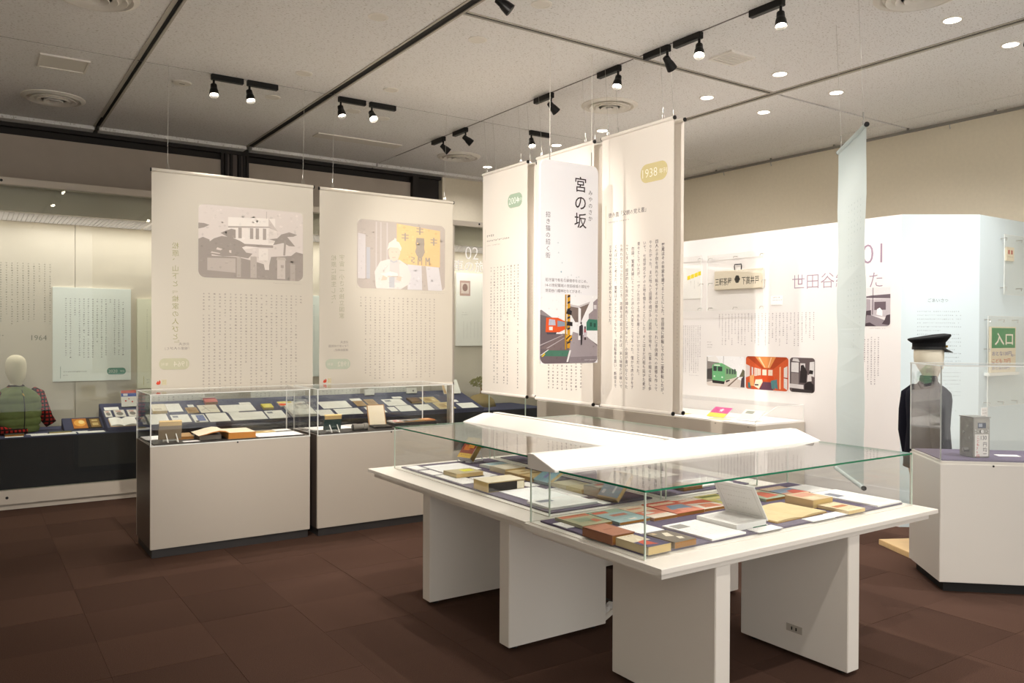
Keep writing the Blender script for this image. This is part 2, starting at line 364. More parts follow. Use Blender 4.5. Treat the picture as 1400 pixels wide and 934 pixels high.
# ------------------------------------------------------------------ partition wall with the exhibition panel
PX, PH = 6.30, 2.54
part_pts = [(PX, 8.25), (PX, 3.685), (6.826, 3.33), (7.80, 3.33), (7.80, 3.45), (6.87, 3.45), (6.42, 3.75), (6.42, 8.25)]
part = thing('partition_wall', 'tall white exhibition partition with a pale blue angled end', 'partition', (0, 0, 0))
MB().prism([part_pts[0], part_pts[1], (6.42, 3.75), (6.42, 8.25)], 'z', 0, PH).build('white_panel', 'partition_white', part)
MB().prism([part_pts[1], part_pts[2], (6.87, 3.45), (6.42, 3.75)], 'z', 0, PH).build('corner_panel', 'partition_blue', part)
MB().prism([part_pts[2], part_pts[3], part_pts[4], part_pts[5]], 'z', 0, PH).build('blue_panel', 'partition_blue', part)
R90 = -math.pi / 2

def art(name, parent_thing, origin, rotz, pr, **kw):
    """attach a Print to a thing whose local frame may differ: an object placed by location and rotation"""
    o = pr.build(name, 'print_ink', parent_thing); o.location = origin; o.rotation_euler[2] = rotz; return o
INK, PUR, GREY = '#5d5560', '#a08a9b', '#77706f'
# local frame of the long panel: a runs towards -Y from Y=6.3, b is height
pa = lambda Y: 6.3 - Y
p = Print()
p.htext('01', pa(4.03), 2.16, .24, PUR, res=3, off=-.012); p.done
p.htext('世田谷線', pa(4.73), 1.985, .15, PUR, res=2, off=-.010); p.htext('た', pa(3.965), 1.965, .15, PUR, res=2, off=-.010)
lens = [14, 13, 11, 15, 17, 17, 9, 16, 12, 17, 15, 13, 16, 17, 9, 17, 16, 15, 10, 17, 17, 16, 11, 17, 14, 17, 17, 8]
p.vcols(lens, pa(4.50), 1.77, .017, .0405, .0185, '#6f606b')
p.vcols([18, 26, 27, 27, 26, 27, 20, 27, 27, 27], pa(5.85), 1.66, .016, .029, .0185, '#6f606b')
p.vcols([18, 22, 22, 20, 12, 22], pa(3.88), 1.55, .017, .031, .0185, '#6f606b'); p.vcols([20, 3], pa(4.16), 1.55, .016, .03, .018, '#6f606b')
p.hrows([5, 6, 5], pa(5.755), 1.49, .012, .013, .026, GREY)
for a, n in ((pa(5.42), 9), (pa(4.93), 11), (pa(4.62), 9)): p.hrows([n], a, 1.032, .009, .011, .02, GREY)
p.hrows([14], pa(3.97), 1.62, .009, .011, .02, GREY); p.hrows([12], pa(6.0), 1.14, .009, .011, .02, GREY)
art('lettering', part, (PX, 6.3, 0), R90, p)

def tram_photo():                    # 0..1 x 0..1 green tram
    P_ = []; a = P_.append
    a(('#eeeef0', [(0, 0), (1, 0), (1, 1), (0, 1)])); a(('#8b8480', [(0, .12), (0, .97), (.36, .76), (.30, .2)])); a(('#e9e6e4', [(.02, .95), (.24, 1), (.37, .78), (.02, .82)]))
    a(('#4b4645', [(0, .55), (.18, .60), (.18, .22), (0, .22)])); a(('#d8cdc6', [(0, 0), (1, 0), (1, .2), (.62, .36), (.2, .18), (0, .12)])); a(('#7c6b60', [(.55, .02), (.60, .02), (.86, .34), (.82, .34)]))
    a(('#80a87e', [(.49, .2), (.80, .33), (.80, .52), (.49, .72)])); a(('#6fb27c', [(.15, .18), (.49, .16), (.49, .72), (.40, .77), (.2, .74), (.15, .68)]))
    a(('#3f4a46', [(.18, .5), (.27, .5), (.27, .66), (.18, .66)])); a(('#3f4a46', [(.30, .5), (.42, .5), (.42, .65), (.30, .65)])); a(('#f4f2ec', [(.2, .68), (.36, .68), (.36, .71), (.2, .71)]))
    for x in (.53, .60, .67, .73): a(('#4c5a55', [(x, .42), (x + .045, .43), (x + .045, .58), (x, .60)]))
    a(('#cfe6d0', [(.19, .3), (.23, .3), (.23, .35), (.19, .35)])); a(('#cfe6d0', [(.40, .28), (.44, .28), (.44, .33), (.40, .33)])); a(('#332d2d', [(.16, .1), (.47, .08), (.49, .17), (.15, .2)]))
    a(('#332d2d', [(.52, .14), (.62, .2), (.62, .24), (.52, .2)])); a(('#8e8a88', [(.44, .7), (.45, .7), (.46, 1), (.45, 1)])); a(('#6d6a55', [(.86, .34), (1, .36), (1, .55), (.95, .6), (.92, .5)])); a(('#4a4046', [(.90, .02), (1, .02), (1, .4), (.92, .3)]))
    return P_
def cabin_photo():
    P_ = []; a = P_.append
    a(('#c8572f', [(0, 0), (1, 0), (1, 1), (0, 1)])); a(('#a84423', [(0, 1), (1, 1), (.66, .64), (.38, .64)])); a(('#d98c50', [(.22, 1), (.72, 1), (.58, .66), (.44, .66)])); a(('#f0c79b', [(.30, .96), (.34, .98), (.47, .68), (.45, .68)]))
    a(('#f0c79b', [(.62, .98), (.60, .98), (.53, .68), (.55, .68)])); a(('#d5c9c6', [(.0, .35), (.1, .4), (.1, .7), (.0, .76)])); a(('#d5c9c6', [(.14, .38), (.18, .4), (.18, .66), (.14, .68)])); a(('#e2d2c6', [(.21, .4), (.36, .44), (.36, .62), (.21, .66)]))
    for x in (.24, .28, .32): a(('#b04a28', [(x, .42), (x + .01, .42), (x + .01, .63), (x, .64)]))
    a(('#e9d3c0', [(.40, .44), (.50, .44), (.50, .61), (.40, .61)])); a(('#e9d3c0', [(.54, .44), (.64, .44), (.64, .61), (.54, .61)])); a(('#c94a20', [(.38, .26), (.67, .26), (.67, .42), (.38, .42)])); a(('#5c3b4b', [(.33, 0), (.66, 0), (.60, .24), (.42, .24)]))
    a(('#e6d8c0', [(.2, .1), (.32, .02), (.41, .24), (.40, .32), (.24, .3)])); a(('#e7ab6c', [(.1, .1), (.2, .1), (.2, .45), (.1, .4)])); a(('#4f7d7f', [(.06, .04), (.13, .02), (.10, .2), (.05, .2)])); a(('#4f7d7f', [(.62, .06), (.70, .02), (.68, .32), (.60, .28)]))
    a(('#527a80', [(.70, .08), (.77, .04), (.74, .34), (.68, .3)])); a(('#e9b48a', [(.80, .05), (.83, .05), (.83, .72), (.80, .70)])); a(('#d5cdc9', [(.90, .1), (.98, .04), (.98, .74), (.90, .68)])); a(('#a13c1c', [(.90, .38), (.98, .36), (.98, .40), (.90, .41)])); a(('#2e2430', [(.22, .12), (.31, .12), (.31, .16), (.22, .16)]))
    return P_
def mono_photo():
    P_ = []; a = P_.append
    a(('#5c5152', [(0, 0), (1, 0), (1, 1), (0, 1)])); a(('#d9d5d5', [(.06, .58), (.36, .57), (.36, .86), (.06, .86)])); a(('#8b8180', [(.06, .24), (.36, .22), (.36, .55), (.06, .56)])); a(('#cbc6c6', [(.42, .62), (.62, .62), (.62, .84), (.42, .84)]))
    a(('#d6d2d2', [(.78, .5), (.98, .46), (.98, .9), (.8, .88)])); a(('#2b2526', [(.40, .28), (.66, .28), (.7, .6), (.55, .8), (.45, .78)])); a(('#2b2526', [(.6, .02), (.96, .02), (.96, .24), (.8, .34), (.6, .25)])); a(('#d2cbca', [(.7, .32), (.88, .34), (.86, .5), (.72, .52)]))
    a(('#2a2425', [(.76, .54), (.92, .54), (.94, .64), (.8, .66)])); a(('#cdc7c7', [(.0, .12), (.56, .1), (.56, .22), (.0, .24)])); a(('#cfcaca', [(.1, .9), (.4, .88), (.34, .97), (.14, .98)])); a(('#3a3334', [(.1, .0), (.9, .0), (.9, .08), (.1, .1)]))
    return P_
def street_photo():
    P_ = []; a = P_.append
    a(('#ded9da', [(0, 0), (1, 0), (1, 1), (0, 1)])); a(('#6b5f66', [(.1, .74), (1, .71), (1, .82), (.3, .80), (.1, .78)])); a(('#bfb6bb', [(.3, .28), (1, .22), (1, .7), (.3, .7)])); a(('#6a5c63', [(.42, .42), (.84, .42), (.84, .63), (.42, .63)]))
    a(('#a79da3', [(0, .27), (.28, .25), (.28, .7), (.08, .72), (0, .6)])); a(('#4e434a', [(.0, .26), (.3, .28), (.3, .42), (.1, .40), (0, .36)])); a(('#f2efef', [(.5, .3), (.72, .26), (.72, .4), (.62, .48), (.52, .44)])); a(('#54484f', [(.34, .3), (.37, .3), (.38, 1), (.36, 1)]))
    a(('#8d8389', [(0, 0), (1, 0), (1, .1), (.34, .28), (0, .3)])); a(('#4b4046', [(0, 0), (.5, 0), (.25, .1), (0, .06)])); a(('#51454b', [(.7, .06), (1, .02), (1, .3), (.86, .28), (.8, .16)])); a(('#3c3137', [(.05, .05), (.09, .05), (.13, .3), (.1, .3)]))
    return P_
def inside(p_, poly):
    r_ = False; x, y = p_
    for (x1_, y1_), (x2_, y2_) in zip(poly, poly[1:] + poly[:1]):
        if (y1_ > y) != (y2_ > y) and x < (x2_ - x1_) * (y - y1_) / (y2_ - y1_) + x1_: r_ = not r_
    return r_
def photo(pr, a0, b0, a1, b1, polys, r, L=1, corners='abcd', frame='#e9e5e3', fade=None):
    """a photograph printed flat; its corners are trimmed by laying the ground colour back over them"""
    T = in_rect(a0, b0, a1, b1)
    for i, (c, pts) in enumerate(polys):
        if fade:
            c = lin(c); g = lin(fade[0]); c = tuple(x * (1 - fade[1]) + y * fade[1] for x, y in zip(c, g))
        c = lin(c); q = [T(max(0, min(1, u)), max(0, min(1, v))) for u, v in pts]
        pr.poly(q, c, L + i * .25)
        xs_, ys_ = [a for a, b in q], [b for a, b in q]; area = (max(xs_) - min(xs_)) * (max(ys_) - min(ys_)) / ((a1 - a0) * (b1 - b0))
        for _ in range(int(6 + 200 * area)):                 # grain and small shapes of the picture
            x_, y_ = random.uniform(min(xs_), max(xs_)), random.uniform(min(ys_), max(ys_)); k_ = random.uniform(.86, 1.1)
            w1, h1 = (a1 - a0) * random.uniform(.005, .022), (b1 - b0) * random.uniform(.005, .022); box_ = [(x_ - w1, y_ - h1 * .3), (x_ + w1 * .2, y_ - h1), (x_ + w1, y_ + h1 * .4), (x_ - w1 * .3, y_ + h1)]
            if all(inside(pp, q) for pp in box_): pr.poly(box_, tuple(min(1, v2 * k_) for v2 in c), L + i * .25 + .1)
    Lc = L + len(polys) * .25 + 1; n = 5
    for k, (cx, cy, sx, sy) in dict(a=(a0, b1, 1, -1), b=(a1, b1, -1, -1), c=(a1, b0, -1, 1), d=(a0, b0, 1, 1)).items():
        if k not in corners: continue
        pts = [(cx, cy)] + [(cx + sx * r * (1 - math.sin(math.radians(90 * i / n))), cy + sy * r * (1 - math.cos(math.radians(90 * i / n)))) for i in range(n + 1)]
        pr.poly(pts, frame, Lc)
p = Print(); F = '#f3f0ee'
photo(p, pa(5.755), 1.04, pa(5.27), 1.345, tram_photo(), .03, corners='bd'); photo(p, pa(5.255), 1.036, pa(4.765), 1.352, cabin_photo(), .03)
photo(p, pa(4.75), 1.037, pa(4.484), 1.352, mono_photo(), .03); photo(p, pa(4.02), 1.634, pa(3.777), 1.956, street_photo(), .03, corners='c')
art('photo_print', part, (PX, 6.3, 0), R90, p)
# greeting text on the blue corner panel
ang = math.atan2(3.33 - 3.685, 6.826 - 6.30); p = Print()
p.htext('ごあいさつ', .30, 1.83, .035, '#7f8a8d', align='c', res=1)
p.hrows([21, 22, 22, 21, 22, 12, 21, 22, 22, 22, 19, 22, 21, 22, 22, 13, 22, 21, 22, 22, 18, 22, 22, 9], .13, 1.76, .013, .0165, .031, '#8a969a'); p.hrows([5, 7], .36, .98, .012, .014, .026, '#8a969a')
art('greeting_text', part, (6.30, 3.685, 0), ang, p)

# framed things hung on the partition ---------------------------------------------------------------
def acrylic_frame(label, loc, rotz, w_, h_, clips):
    t = thing('acrylic_cover', label, 'cover', loc, rotz)
    MB().box(0, -.045, 0, w_, -.041, h_).build('acrylic_sheet', 'acrylic', t)
    for a, b in clips:
        k = MB().tube([(a, 0, b), (a, -.049, b), (a - .012, -.049, b - .02)], .0035, 6); k.build('clip', 'steel', t)
    e = MB()
    for q in ((0, 0, w_, .002), (0, h_ - .002, w_, h_), (0, 0, .002, h_), (w_ - .002, 0, w_, h_)): e.box(q[0], -.0455, q[1], q[2], -.0405, q[3])
    e.build('edge', 'acrylic_edge', t); return t
six = lambda w_, h_: [(a, b) for a in (.03, w_ / 2, w_ - .03) for b in (.03, h_ - .03)]
acrylic_frame('clear acrylic cover with wire clips over the cream destination board', (PX, 5.72, 1.80), R90, .70, .56, six(.70, .56) + [(.03, .28), (.692, .28)])
t = acrylic_frame('clear acrylic cover over the drawing with a yellow stripe', (PX, 6.40, 1.80), R90, .60, .57, [(.57, .54), (.57, .03), (.588, .28), (.03, .54), (.03, .03)])
d = thing('drawing', 'white drawing with a yellow checked stripe under acrylic', 'drawing', (PX, 6.36, 1.93), R90)
MB().box(0, -.004, 0, .54, 0, .36).build('paper', 'paper_white', d); p = Print(base=.0045)
for i in range(4): p.poly([(.33 + i * .05, .20 + i * .012), (.375 + i * .05, .208 + i * .012), (.375 + i * .05, .25 + i * .012), (.33 + i * .05, .242 + i * .012)], '#efd92b')
p.line([(0, .002), (.54, .002), (.54, .358), (0, .358), (0, .002)], .002, '#c9c2be'); p.vcols([4, 5, 3], .48, .19, .012, .05, .016, GREY); p.done('print', d)
b_ = thing('destination_board', 'cream tram destination board lettered in black with a wire handle', 'sign', (PX, 5.64, 2.005), R90)
MB().box(0, -.032, 0, .60, -.002, .19).build('board', 'tram_board', b_, bevel=.006); p = Print(base=.0325)
p.htext('三軒茶屋', .018, .05, .082, '#1c1a1a', res=2, off=.006, stretch=.72 * .9); p.htext('下高井戸', .352, .05, .082, '#1c1a1a', res=2, off=.006, stretch=.72 * .9)
p.rect(.272, .072, .322, .125, '#1c1a1a'); p.rect(.264, .086, .272, .11, '#1c1a1a'); p.rect(.322, .086, .33, .11, '#1c1a1a'); p.rect(.28, .125, .314, .135, '#1c1a1a'); p.rect(.28, .062, .314, .072, '#1c1a1a')
p.done('lettering', b_)
MB().tube([(.25, -.015, .185), (.245, -.015, .225), (.25, -.015, .245), (.33, -.015, .245), (.335, -.015, .225), (.33, -.015, .185)], .005, 6).build('handle', 'black_metal', b_)
c_ = MB().box(0, -.004, 0, .13, 0, .085, '#f7f5f3'); q = Print(base=.0045); q.hrows([7, 9], .02, .075, .012, .012, .024, GREY); c_.add(q.v, q.f, GREY)
o = c_.build('caption_card', 'print_ink'); o.location = (PX, 4.965, 1.84); o.rotation_euler[2] = R90; tag(o, 'small white caption card beside the acrylic cover of the destination board', 'card')
e_ = thing('entrance_sign', 'green and cream entrance and fare sign in Japanese', 'sign', (6.955, 3.33, 1.255)); e_.scale = (1.3, 1, .86)
MB().box(0, -.03, 0, .33, -.012, .44).build('board', 'paper_cream', e_, bevel=.003); p = Print(base=.0305)
p.rect(.012, .235, .318, .428, '#2f8f56'); p.htext('入', .05, .275, .125, '#f4efe2', L=1, res=2, off=.02); p.htext('口', .19, .275, .125, '#f4efe2', L=1, res=2, off=.02)
p.htext('おとな130円', .02, .165, .047, '#56559a', res=2, off=.008); p.htext('均一', .265, .15, .03, '#56559a', res=2, off=.008)
p.htext('こども 70円', .02, .095, .047, '#c8572f', res=2, off=.008); p.htext('おとな130円', .02, .03, .042, '#56559a', res=2, off=.008); p.done('lettering', e_)
MB().box(-.03, -.0405, -.03, .36, 0, 0).build('shelf', 'acrylic_edge', e_)
acrylic_frame('clear acrylic cover over the green entrance sign', (6.88, 3.33, .98), 0, .78, .74, [(.03, .71), (.26, .71), (.03, .47), (.03, .03), (.26, .03), (.5, .71), (.5, .03)])
acrylic_frame('small clear acrylic cover over the red numbered plate', (7.14, 3.33, 1.90), 0, .5, .5, [(.03, .47), (.03, .06), (.3, .47), (.3, .06)])
n_ = thing('number_plate', 'small cream plate with red print high on the pale blue partition', 'plate', (7.24, 3.33, 2.19))
MB().box(0, -.015, 0, .13, 0, .115).build('plate', 'paper_cream', n_); p = Print(base=.0155); p.rect(.025, .055, .055, .09, '#b4423a'); p.rect(.075, .055, .105, .09, '#b4423a'); p.hrows([6], .02, .04, .014, .015, .02, '#5b4a4a'); p.done('lettering', n_)
c_ = MB().box(0, -.004, 0, .10, 0, .11, '#f7f5f3'); q = Print(base=.0045); q.hrows([5, 6, 4], .015, .095, .012, .012, .024, GREY); c_.add(q.v, q.f, GREY)
o = c_.build('caption_card', 'print_ink'); o.location = (6.87, 3.33, .86); tag(o, 'small white caption card under the entrance sign', 'card')

# ------------------------------------------------------------------ long slanted case along the partition
t = thing('desk_case', 'long grey desk case with clear sloping cover against the white partition', 'showcase', (5.62, 4.58, 0))
MB().box(.0, 0, .05, .675, 3.2, .775).build('body', 'case_beige', t, bevel=.003); MB().box(.03, .03, 0, .66, 3.17, .06).build('plinth', 'plinth', t)
MB().box(.01, .01, .775, .67, 3.19, .787).build('deck', 'paper_white', t)
MB().prism([(.012, .787), (.668, .787), (.668, .925), (.30, .925), (.012, .815)], 'y', .012, .016).build('end_pane', 'acrylic', t)
MB().prism([(.012, .815), (.30, .925), (.668, .925), (.668, .929), (.298, .929), (.012, .819)], 'y', .012, 3.18).build('cover_pane', 'acrylic', t)
MB().tube([(.012, .014, .787), (.012, .014, .817), (.30, .014, .927), (.668, .014, .927), (.668, .014, .787)], .003, 5).build('cover_edge', 'acrylic_edge', t)
for x, y in ((-.0, .45), (-.0, .95), (-.0, .08)): MB().lathe([(.0001, -.002), (.007, -.002), (.007, .002), (.0001, .002)], 10, (x + .002, y, .76)).build('screw', 'black_plastic', t)
def leaflet(label, loc, w_, h_, tilt, rot, paint, name='leaflet'):
    o = thing(name, label, 'leaflet', loc, rot); m = MB().box(0, -.004, 0, w_, 0, h_).build('sheet', 'paper_white', o); m.rotation_euler[0] = tilt
    p = Print(base=.0046); paint(p); k = p.done('print', o); k.rotation_euler[0] = tilt
    MB().prism([(.0, 0), (h_ * .5 * math.sin(-tilt), 0), (h_ * .5 * math.sin(-tilt), h_ * .5 * math.cos(tilt))], 'x', w_ * .3, w_ * .7).build('easel', 'acrylic_edge', o)
    return o
def pk(p):
    p.rect(0, .06, .21, .15, '#d92d8c'); p.rect(0, 0, .21, .06, '#f0df2a'); s_ = []
    for i in range(10):
        r = .03 if i % 2 == 0 else .013; s_.append((.11 + r * math.cos(math.pi * i / 5 + 1.57), .105 + r * math.sin(math.pi * i / 5 + 1.57)))
    p.poly(s_, '#ffffff', 1)
leaflet('pink and yellow leaflet with a white star propped in the desk case', (5.80, 5.30, .79), .21, .15, -1.0, R90, pk)
leaflet('pale leaflet with a grey heading propped in the desk case', (5.78, 4.93, .79), .22, .16, -1.0, R90, lambda p: (p.rect(.03, .1, .12, .14, '#9aa08f'), p.hrows([9, 9, 8], .02, .08, .012, .018, .024, GREY)))
for i, (x, y, c, lb) in enumerate(((5.74, 5.55, '#e9da8b', 'pale yellow sheet flat on the desk case deck'), (5.665, 4.98, '#eadf9c', 'narrow yellow strip flat on the desk case deck'))):
    o = MB().box(0, 0, 0, .12, .28 - .1 * i, .003, c).build('paper_sheet', 'print_ink'); o.location = (x, y, .7875); tag(o, lb, 'sheet')

# ================================================================== WALL CASE
GY = 8.30
wc = thing('recessed_showcase', 'long built-in glazed wall showcase with beige frame', 'showcase', (0, GY, 0))
MB().box(-1.6, 0, 2.84, 6.27, .10, 2.90).build('lintel', 'case_beige', wc, bevel=.003)
MB().box(-1.6, 0, .05, 6.27, .08, .17).build('base_rail', 'case_beige', wc, bevel=.003); MB().box(-1.6, .03, 0, 6.27, .08, .052).build('kick', 'case_beige', wc)
MB().box(-1.6, .02, 2.88, 6.27, .95, 2.90).build('top_board', 'wall_dark', wc)
for x0, x1 in ((-1.58, -.05), (-.045, 1.62), (1.625, 3.24), (3.245, 4.775), (4.78, 5.30), (5.305, 5.84), (5.845, 6.27)):
    MB().box(x0, .03, .17, x1, .036, 2.845).build('glass_pane', 'case_glass', wc)
MB().box(4.745, .02, .17, 4.80, .094, 2.845).build('mullion', 'case_beige', wc)
for x in (5.3, 5.84): MB().box(x - .004, .026, .17, x + .004, .04, 2.845).build('glass_joint', 'glass_seam', wc)
for x, z in ((.27, 2.87), (.31, .11), (5.13, 2.875)): MB().tube([(x, -.003, z), (x, .01, z)], .012, 12).build('lock', 'black_plastic', wc)
lb = MB().box(-1.6, .24, 2.64, 6.27, .30, 2.88); lb.build('light_box_front', 'case_beige', wc)
for i in range(5):
    x0 = -1.58 + i * 1.57; g = MB()
    for k in range(40): g.box(x0 + k * .039, .31, 2.635, x0 + k * .039 + .004, .93, 2.655)
    for k in range(8): g.box(x0, .33 + k * .085, 2.635, x0 + 1.55, .334 + k * .085, 2.655)
    g.build('louvre', 'louvre', wc)
MB().box(-1.6, .30, 2.80, 6.27, .94, 2.83).build('diffuser', 'case_light', wc)
p = Print(base=.0); p.htext('02', 4.955, 2.45, .22, '#ffffff', res=3, off=-.012, stretch=.9); p.htext('車の旅', 4.79, 2.31, .15, '#ffffff', res=2)
o = p.done('lettering', wc); o.location = (0, .028, 0)
for i in range(4): lamp('case_lamp', 'AREA', (-.6 + 1.9 * i, GY + .60, 2.62), (-.6 + 1.9 * i, GY + .60, 0), 5, shape='RECTANGLE', size=1.7, size_y=.4, color='neutral')

# dark stage and slanted platform in the case
st = thing('display_stage', 'low black stage with a navy cloth top inside the wall case', 'stage', (0, 8.40, 0))
MB().box(-1.6, 0, .1, 6.2, .80, .612).build('body', 'base_dark', st); MB().box(-1.6, -.004, .612, 6.2, .80, .622).build('cloth_top', 'navy_cloth', st)
MB().box(-1.6, .02, .0, 6.2, .8, .1).build('footing', 'plinth_black', st)
for x in (1.13, 3.05, 4.9): MB().box(x - .002, -.002, .1, x + .002, .004, .61).build('seam', 'plinth_black', st)
PYF, PZF, PYB, PZB = 8.42, .66, 9.05, .84
pf = thing('slanted_platform', 'navy cloth covered slanted platform carrying documents in the wall case', 'platform', (0, 0, 0))
MB().prism([(PYF, .622), (PYB, .622), (PYB, PZB), (PYF, PZF)], 'x', 1.12, 5.28).build('body', 'navy_cloth', pf, bevel=.004)
bd = thing('back_stand', 'low navy board with a leaning edge beside the slanted platform', 'board', (.78, 8.62, .622))
MB().prism([(0, 0), (.30, 0), (.30, .10), (.28, .10), (0, .015)], 'x', 0, .34).build('board', 'navy_cloth', bd, bevel=.003)
tilt = math.atan2(PZB - PZF, PYB - PYF); slope_len = math.hypot(PZB - PZF, PYB - PYF)
def on_slope(o, x, v):
    o.location = (x, PYF + v * (PYB - PYF), PZF + v * (PZB - PZF) + .0005); o.rotation_euler = (tilt, 0, 0)

def sheet_mesh(w_, d_, kind, th=.003):
    m = MB(); base = {'photo': '#8d8a86', 'brown': '#b79a74', 'map': '#e4ddd0', 'yprint': '#d8c79c', 'blue': '#eceae8', 'card': '#f5f3f1', 'cream': '#e9dfc9'}.get(kind, '#f4f2f0')
    m.box(0, 0, 0, w_, d_, th, base); q = Print(base=th + .0003, flat=True)
    if kind == 'sheet': q.hrows([int(w_ / .014 * random.uniform(.7, .95)) for _ in range(max(1, int(d_ / .022) - 1))], .012, d_ - .012, .009, .0125, .02, '#8f898c')
    elif kind == 'doc': q.rect(w_ * .1, d_ * .62, w_ * .4, d_ * .86, '#8b8d99', 1); q.hrows([int(w_ / .016)] * max(1, int(d_ / .03) - 2), .012, d_ * .56, .009, .0125, .02, '#86818a')
    elif kind == 'photo': q.rect(.004, .004, w_ - .004, d_ - .004, '#d9d6d2'); q.ell(w_ * .5, d_ * .45, w_ * .3, d_ * .25, '#7f7b77', 1); q.rect(w_ * .2, d_ * .7, w_ * .7, d_ * .9, '#c9a49b', 1)
    elif kind == 'blue': q.rect(w_ * .3, d_ * .1, w_ * .9, d_ * .9, '#6d7bb0'); q.hrows([4, 5], w_ * .35, d_ * .7, .012, .014, .03, '#e8e8ee', 1); q.rect(w_ * .1, .004, w_ * .34, d_ * .18, '#2a2624', 2)
    elif kind == 'map': q.line([(w_ * .1, d_ * .3), (w_ * .4, d_ * .6), (w_ * .9, d_ * .5)], .006, '#77726e'); q.line([(w_ * .3, d_ * .9), (w_ * .5, d_ * .1)], .005, '#77726e'); q.hrows([6, 7], w_ * .5, d_ * .85, .012, .015, .03, '#77726e')
    elif kind == 'brown': q.rect(w_ * .12, d_ * .15, w_ * .88, d_ * .85, '#a98964'); q.hrows([4], w_ * .3, d_ * .6, .014, .016, .03, '#6b5138', 1)
    elif kind == 'yprint': q.rect(w_ * .05, d_ * .08, w_ * .95, d_ * .92, '#c9ae77'); q.ell(w_ * .4, d_ * .5, w_ * .2, d_ * .25, '#a88a55', 1); q.rect(w_ * .65, d_ * .3, w_ * .85, d_ * .7, '#e3d3a8', 1)
    elif kind == 'card': q.hrows([max(2, int(w_ / .02))] * max(1, int(d_ / .03)), .01, d_ - .008, .008, .013, .02, '#8f898c')
    m.add(q.v, q.f, '#8f898c'); m.c[-len(q.c):] = q.c; return m
def loose(name, label, cat, w_, d_, kind, loc, rotz=0, group=None, th=.003):
    o = sheet_mesh(w_, d_, kind, th).build(name, 'print_ink'); o.location = loc; o.rotation_euler[2] = rotz; return tag(o, label, cat, group)

def book(label, w_, d_, h_, cover, pages, loc, rotz=0, paint=None, group=None, name='book', spine='l', hard=True):
    """closed book lying flat: a across (x), b up the cover (y); spine on the left edge"""
    t = thing(name, label, 'book', loc, rotz, group); th = min(.003, h_ * .12) if hard else .0012; m = MB()
    m.box(0, 0, 0, w_, d_, th); m.box(0, 0, h_ - th, w_, d_, h_)
    if spine == 'l': m.box(0, 0, 0, th, d_, h_)
    else: m.box(w_ - th, 0, 0, w_, d_, h_)
    cm = mat('cover_' + cover.strip('#'), cover, .55, spec=.3) if 'cover_' + cover.strip('#') not in MATS else MATS['cover_' + cover.strip('#')]
    m.build('cover', cm, t); i = .003 if hard else .0008
    MB().box(th if spine == 'l' else i, i, th, w_ - i if spine == 'l' else w_ - th, d_ - i, h_ - th).build('pages', pages, t)
    if paint:
        q = Print(base=h_ + .0003, flat=True); paint(q, w_, d_); q.done('cover_print', t)
    return t
SP = [('photo', 1.43, 1.47, .04, .36), ('sheet', 1.49, 1.68, .03, .44), ('doc', 1.71, 1.88, .05, .37), ('blue', 1.905, 2.03, .01, .32), ('sheet', 2.05, 2.25, .01, .36), ('photo', 1.135, 1.20, .41, .68), ('photo', 1.22, 1.32, .40, .69),
      ('photo', 1.34, 1.43, .40, .68), ('brown', 1.89, 2.00, .40, .64), ('map', 2.02, 2.21, .40, .74), ('card', 1.15, 1.28, .70, .82), ('sheet', 1.72, 1.86, .50, .86), ('card', 1.93, 1.99, .68, .78), ('card', 1.30, 1.42, .345, .393),
      ('sheet', 2.24, 2.58, .40, .69), ('card', 2.27, 2.39, .35, .393), ('sheet', 2.28, 2.63, .01, .34), ('doc', 2.65, 2.84, .01, .35), ('sheet', 3.20, 3.37, .01, .27), ('sheet', 3.31, 3.65, .32, .65), ('card', 3.72, 3.85, .62, .74),
      ('brown', 3.72, 3.84, .35, .60), ('brown', 3.87, 3.99, .39, .65), ('doc', 4.09, 4.34, .30, .63), ('card', 4.26, 4.38, .66, .74), ('yprint', 4.60, 4.80, .37, .65), ('yprint', 4.68, 4.90, .02, .35), ('sheet', 3.41, 3.70, .01, .28),
      ('sheet', 3.78, 3.99, .01, .29), ('card', 4.05, 4.14, .04, .24), ('sheet', 4.16, 4.36, .01, .28), ('sheet', 4.41, 4.60, .01, .29), ('sheet', 4.98, 5.21, .01, .26), ('card', 4.92, 5.05, .34, .45), ('card', 2.46, 2.58, .70, .78), ('card', 3.06, 3.17, .62, .72)]
LAB = dict(photo=('photo_sheet', 'small grey printed photo sheet on the slanted navy platform', 'photo', 'photo sheets on the slanted platform'), sheet=('document_sheet', 'white typed sheet laid flat on the slanted navy platform', 'sheet', 'typed sheets on the slanted platform'),
           doc=('document_sheet', 'white sheet with a grey picture above its text on the slanted platform', 'sheet', 'illustrated sheets on the slanted platform'), blue=('booklet', 'booklet with a blue printed cover panel on the slanted platform', 'booklet', None), brown=('booklet', 'tan paper-covered booklet flat on the slanted platform', 'booklet', 'tan booklets on the slanted platform'),
           map=('map_sheet', 'pale sheet with a line map on the slanted platform', 'map', None), card=('caption_card', 'narrow white caption card on the slanted navy platform', 'card', 'caption cards on the slanted platform'), yprint=('colour_print', 'ochre coloured print lying on the slanted platform', 'print', 'ochre prints on the slanted platform'))
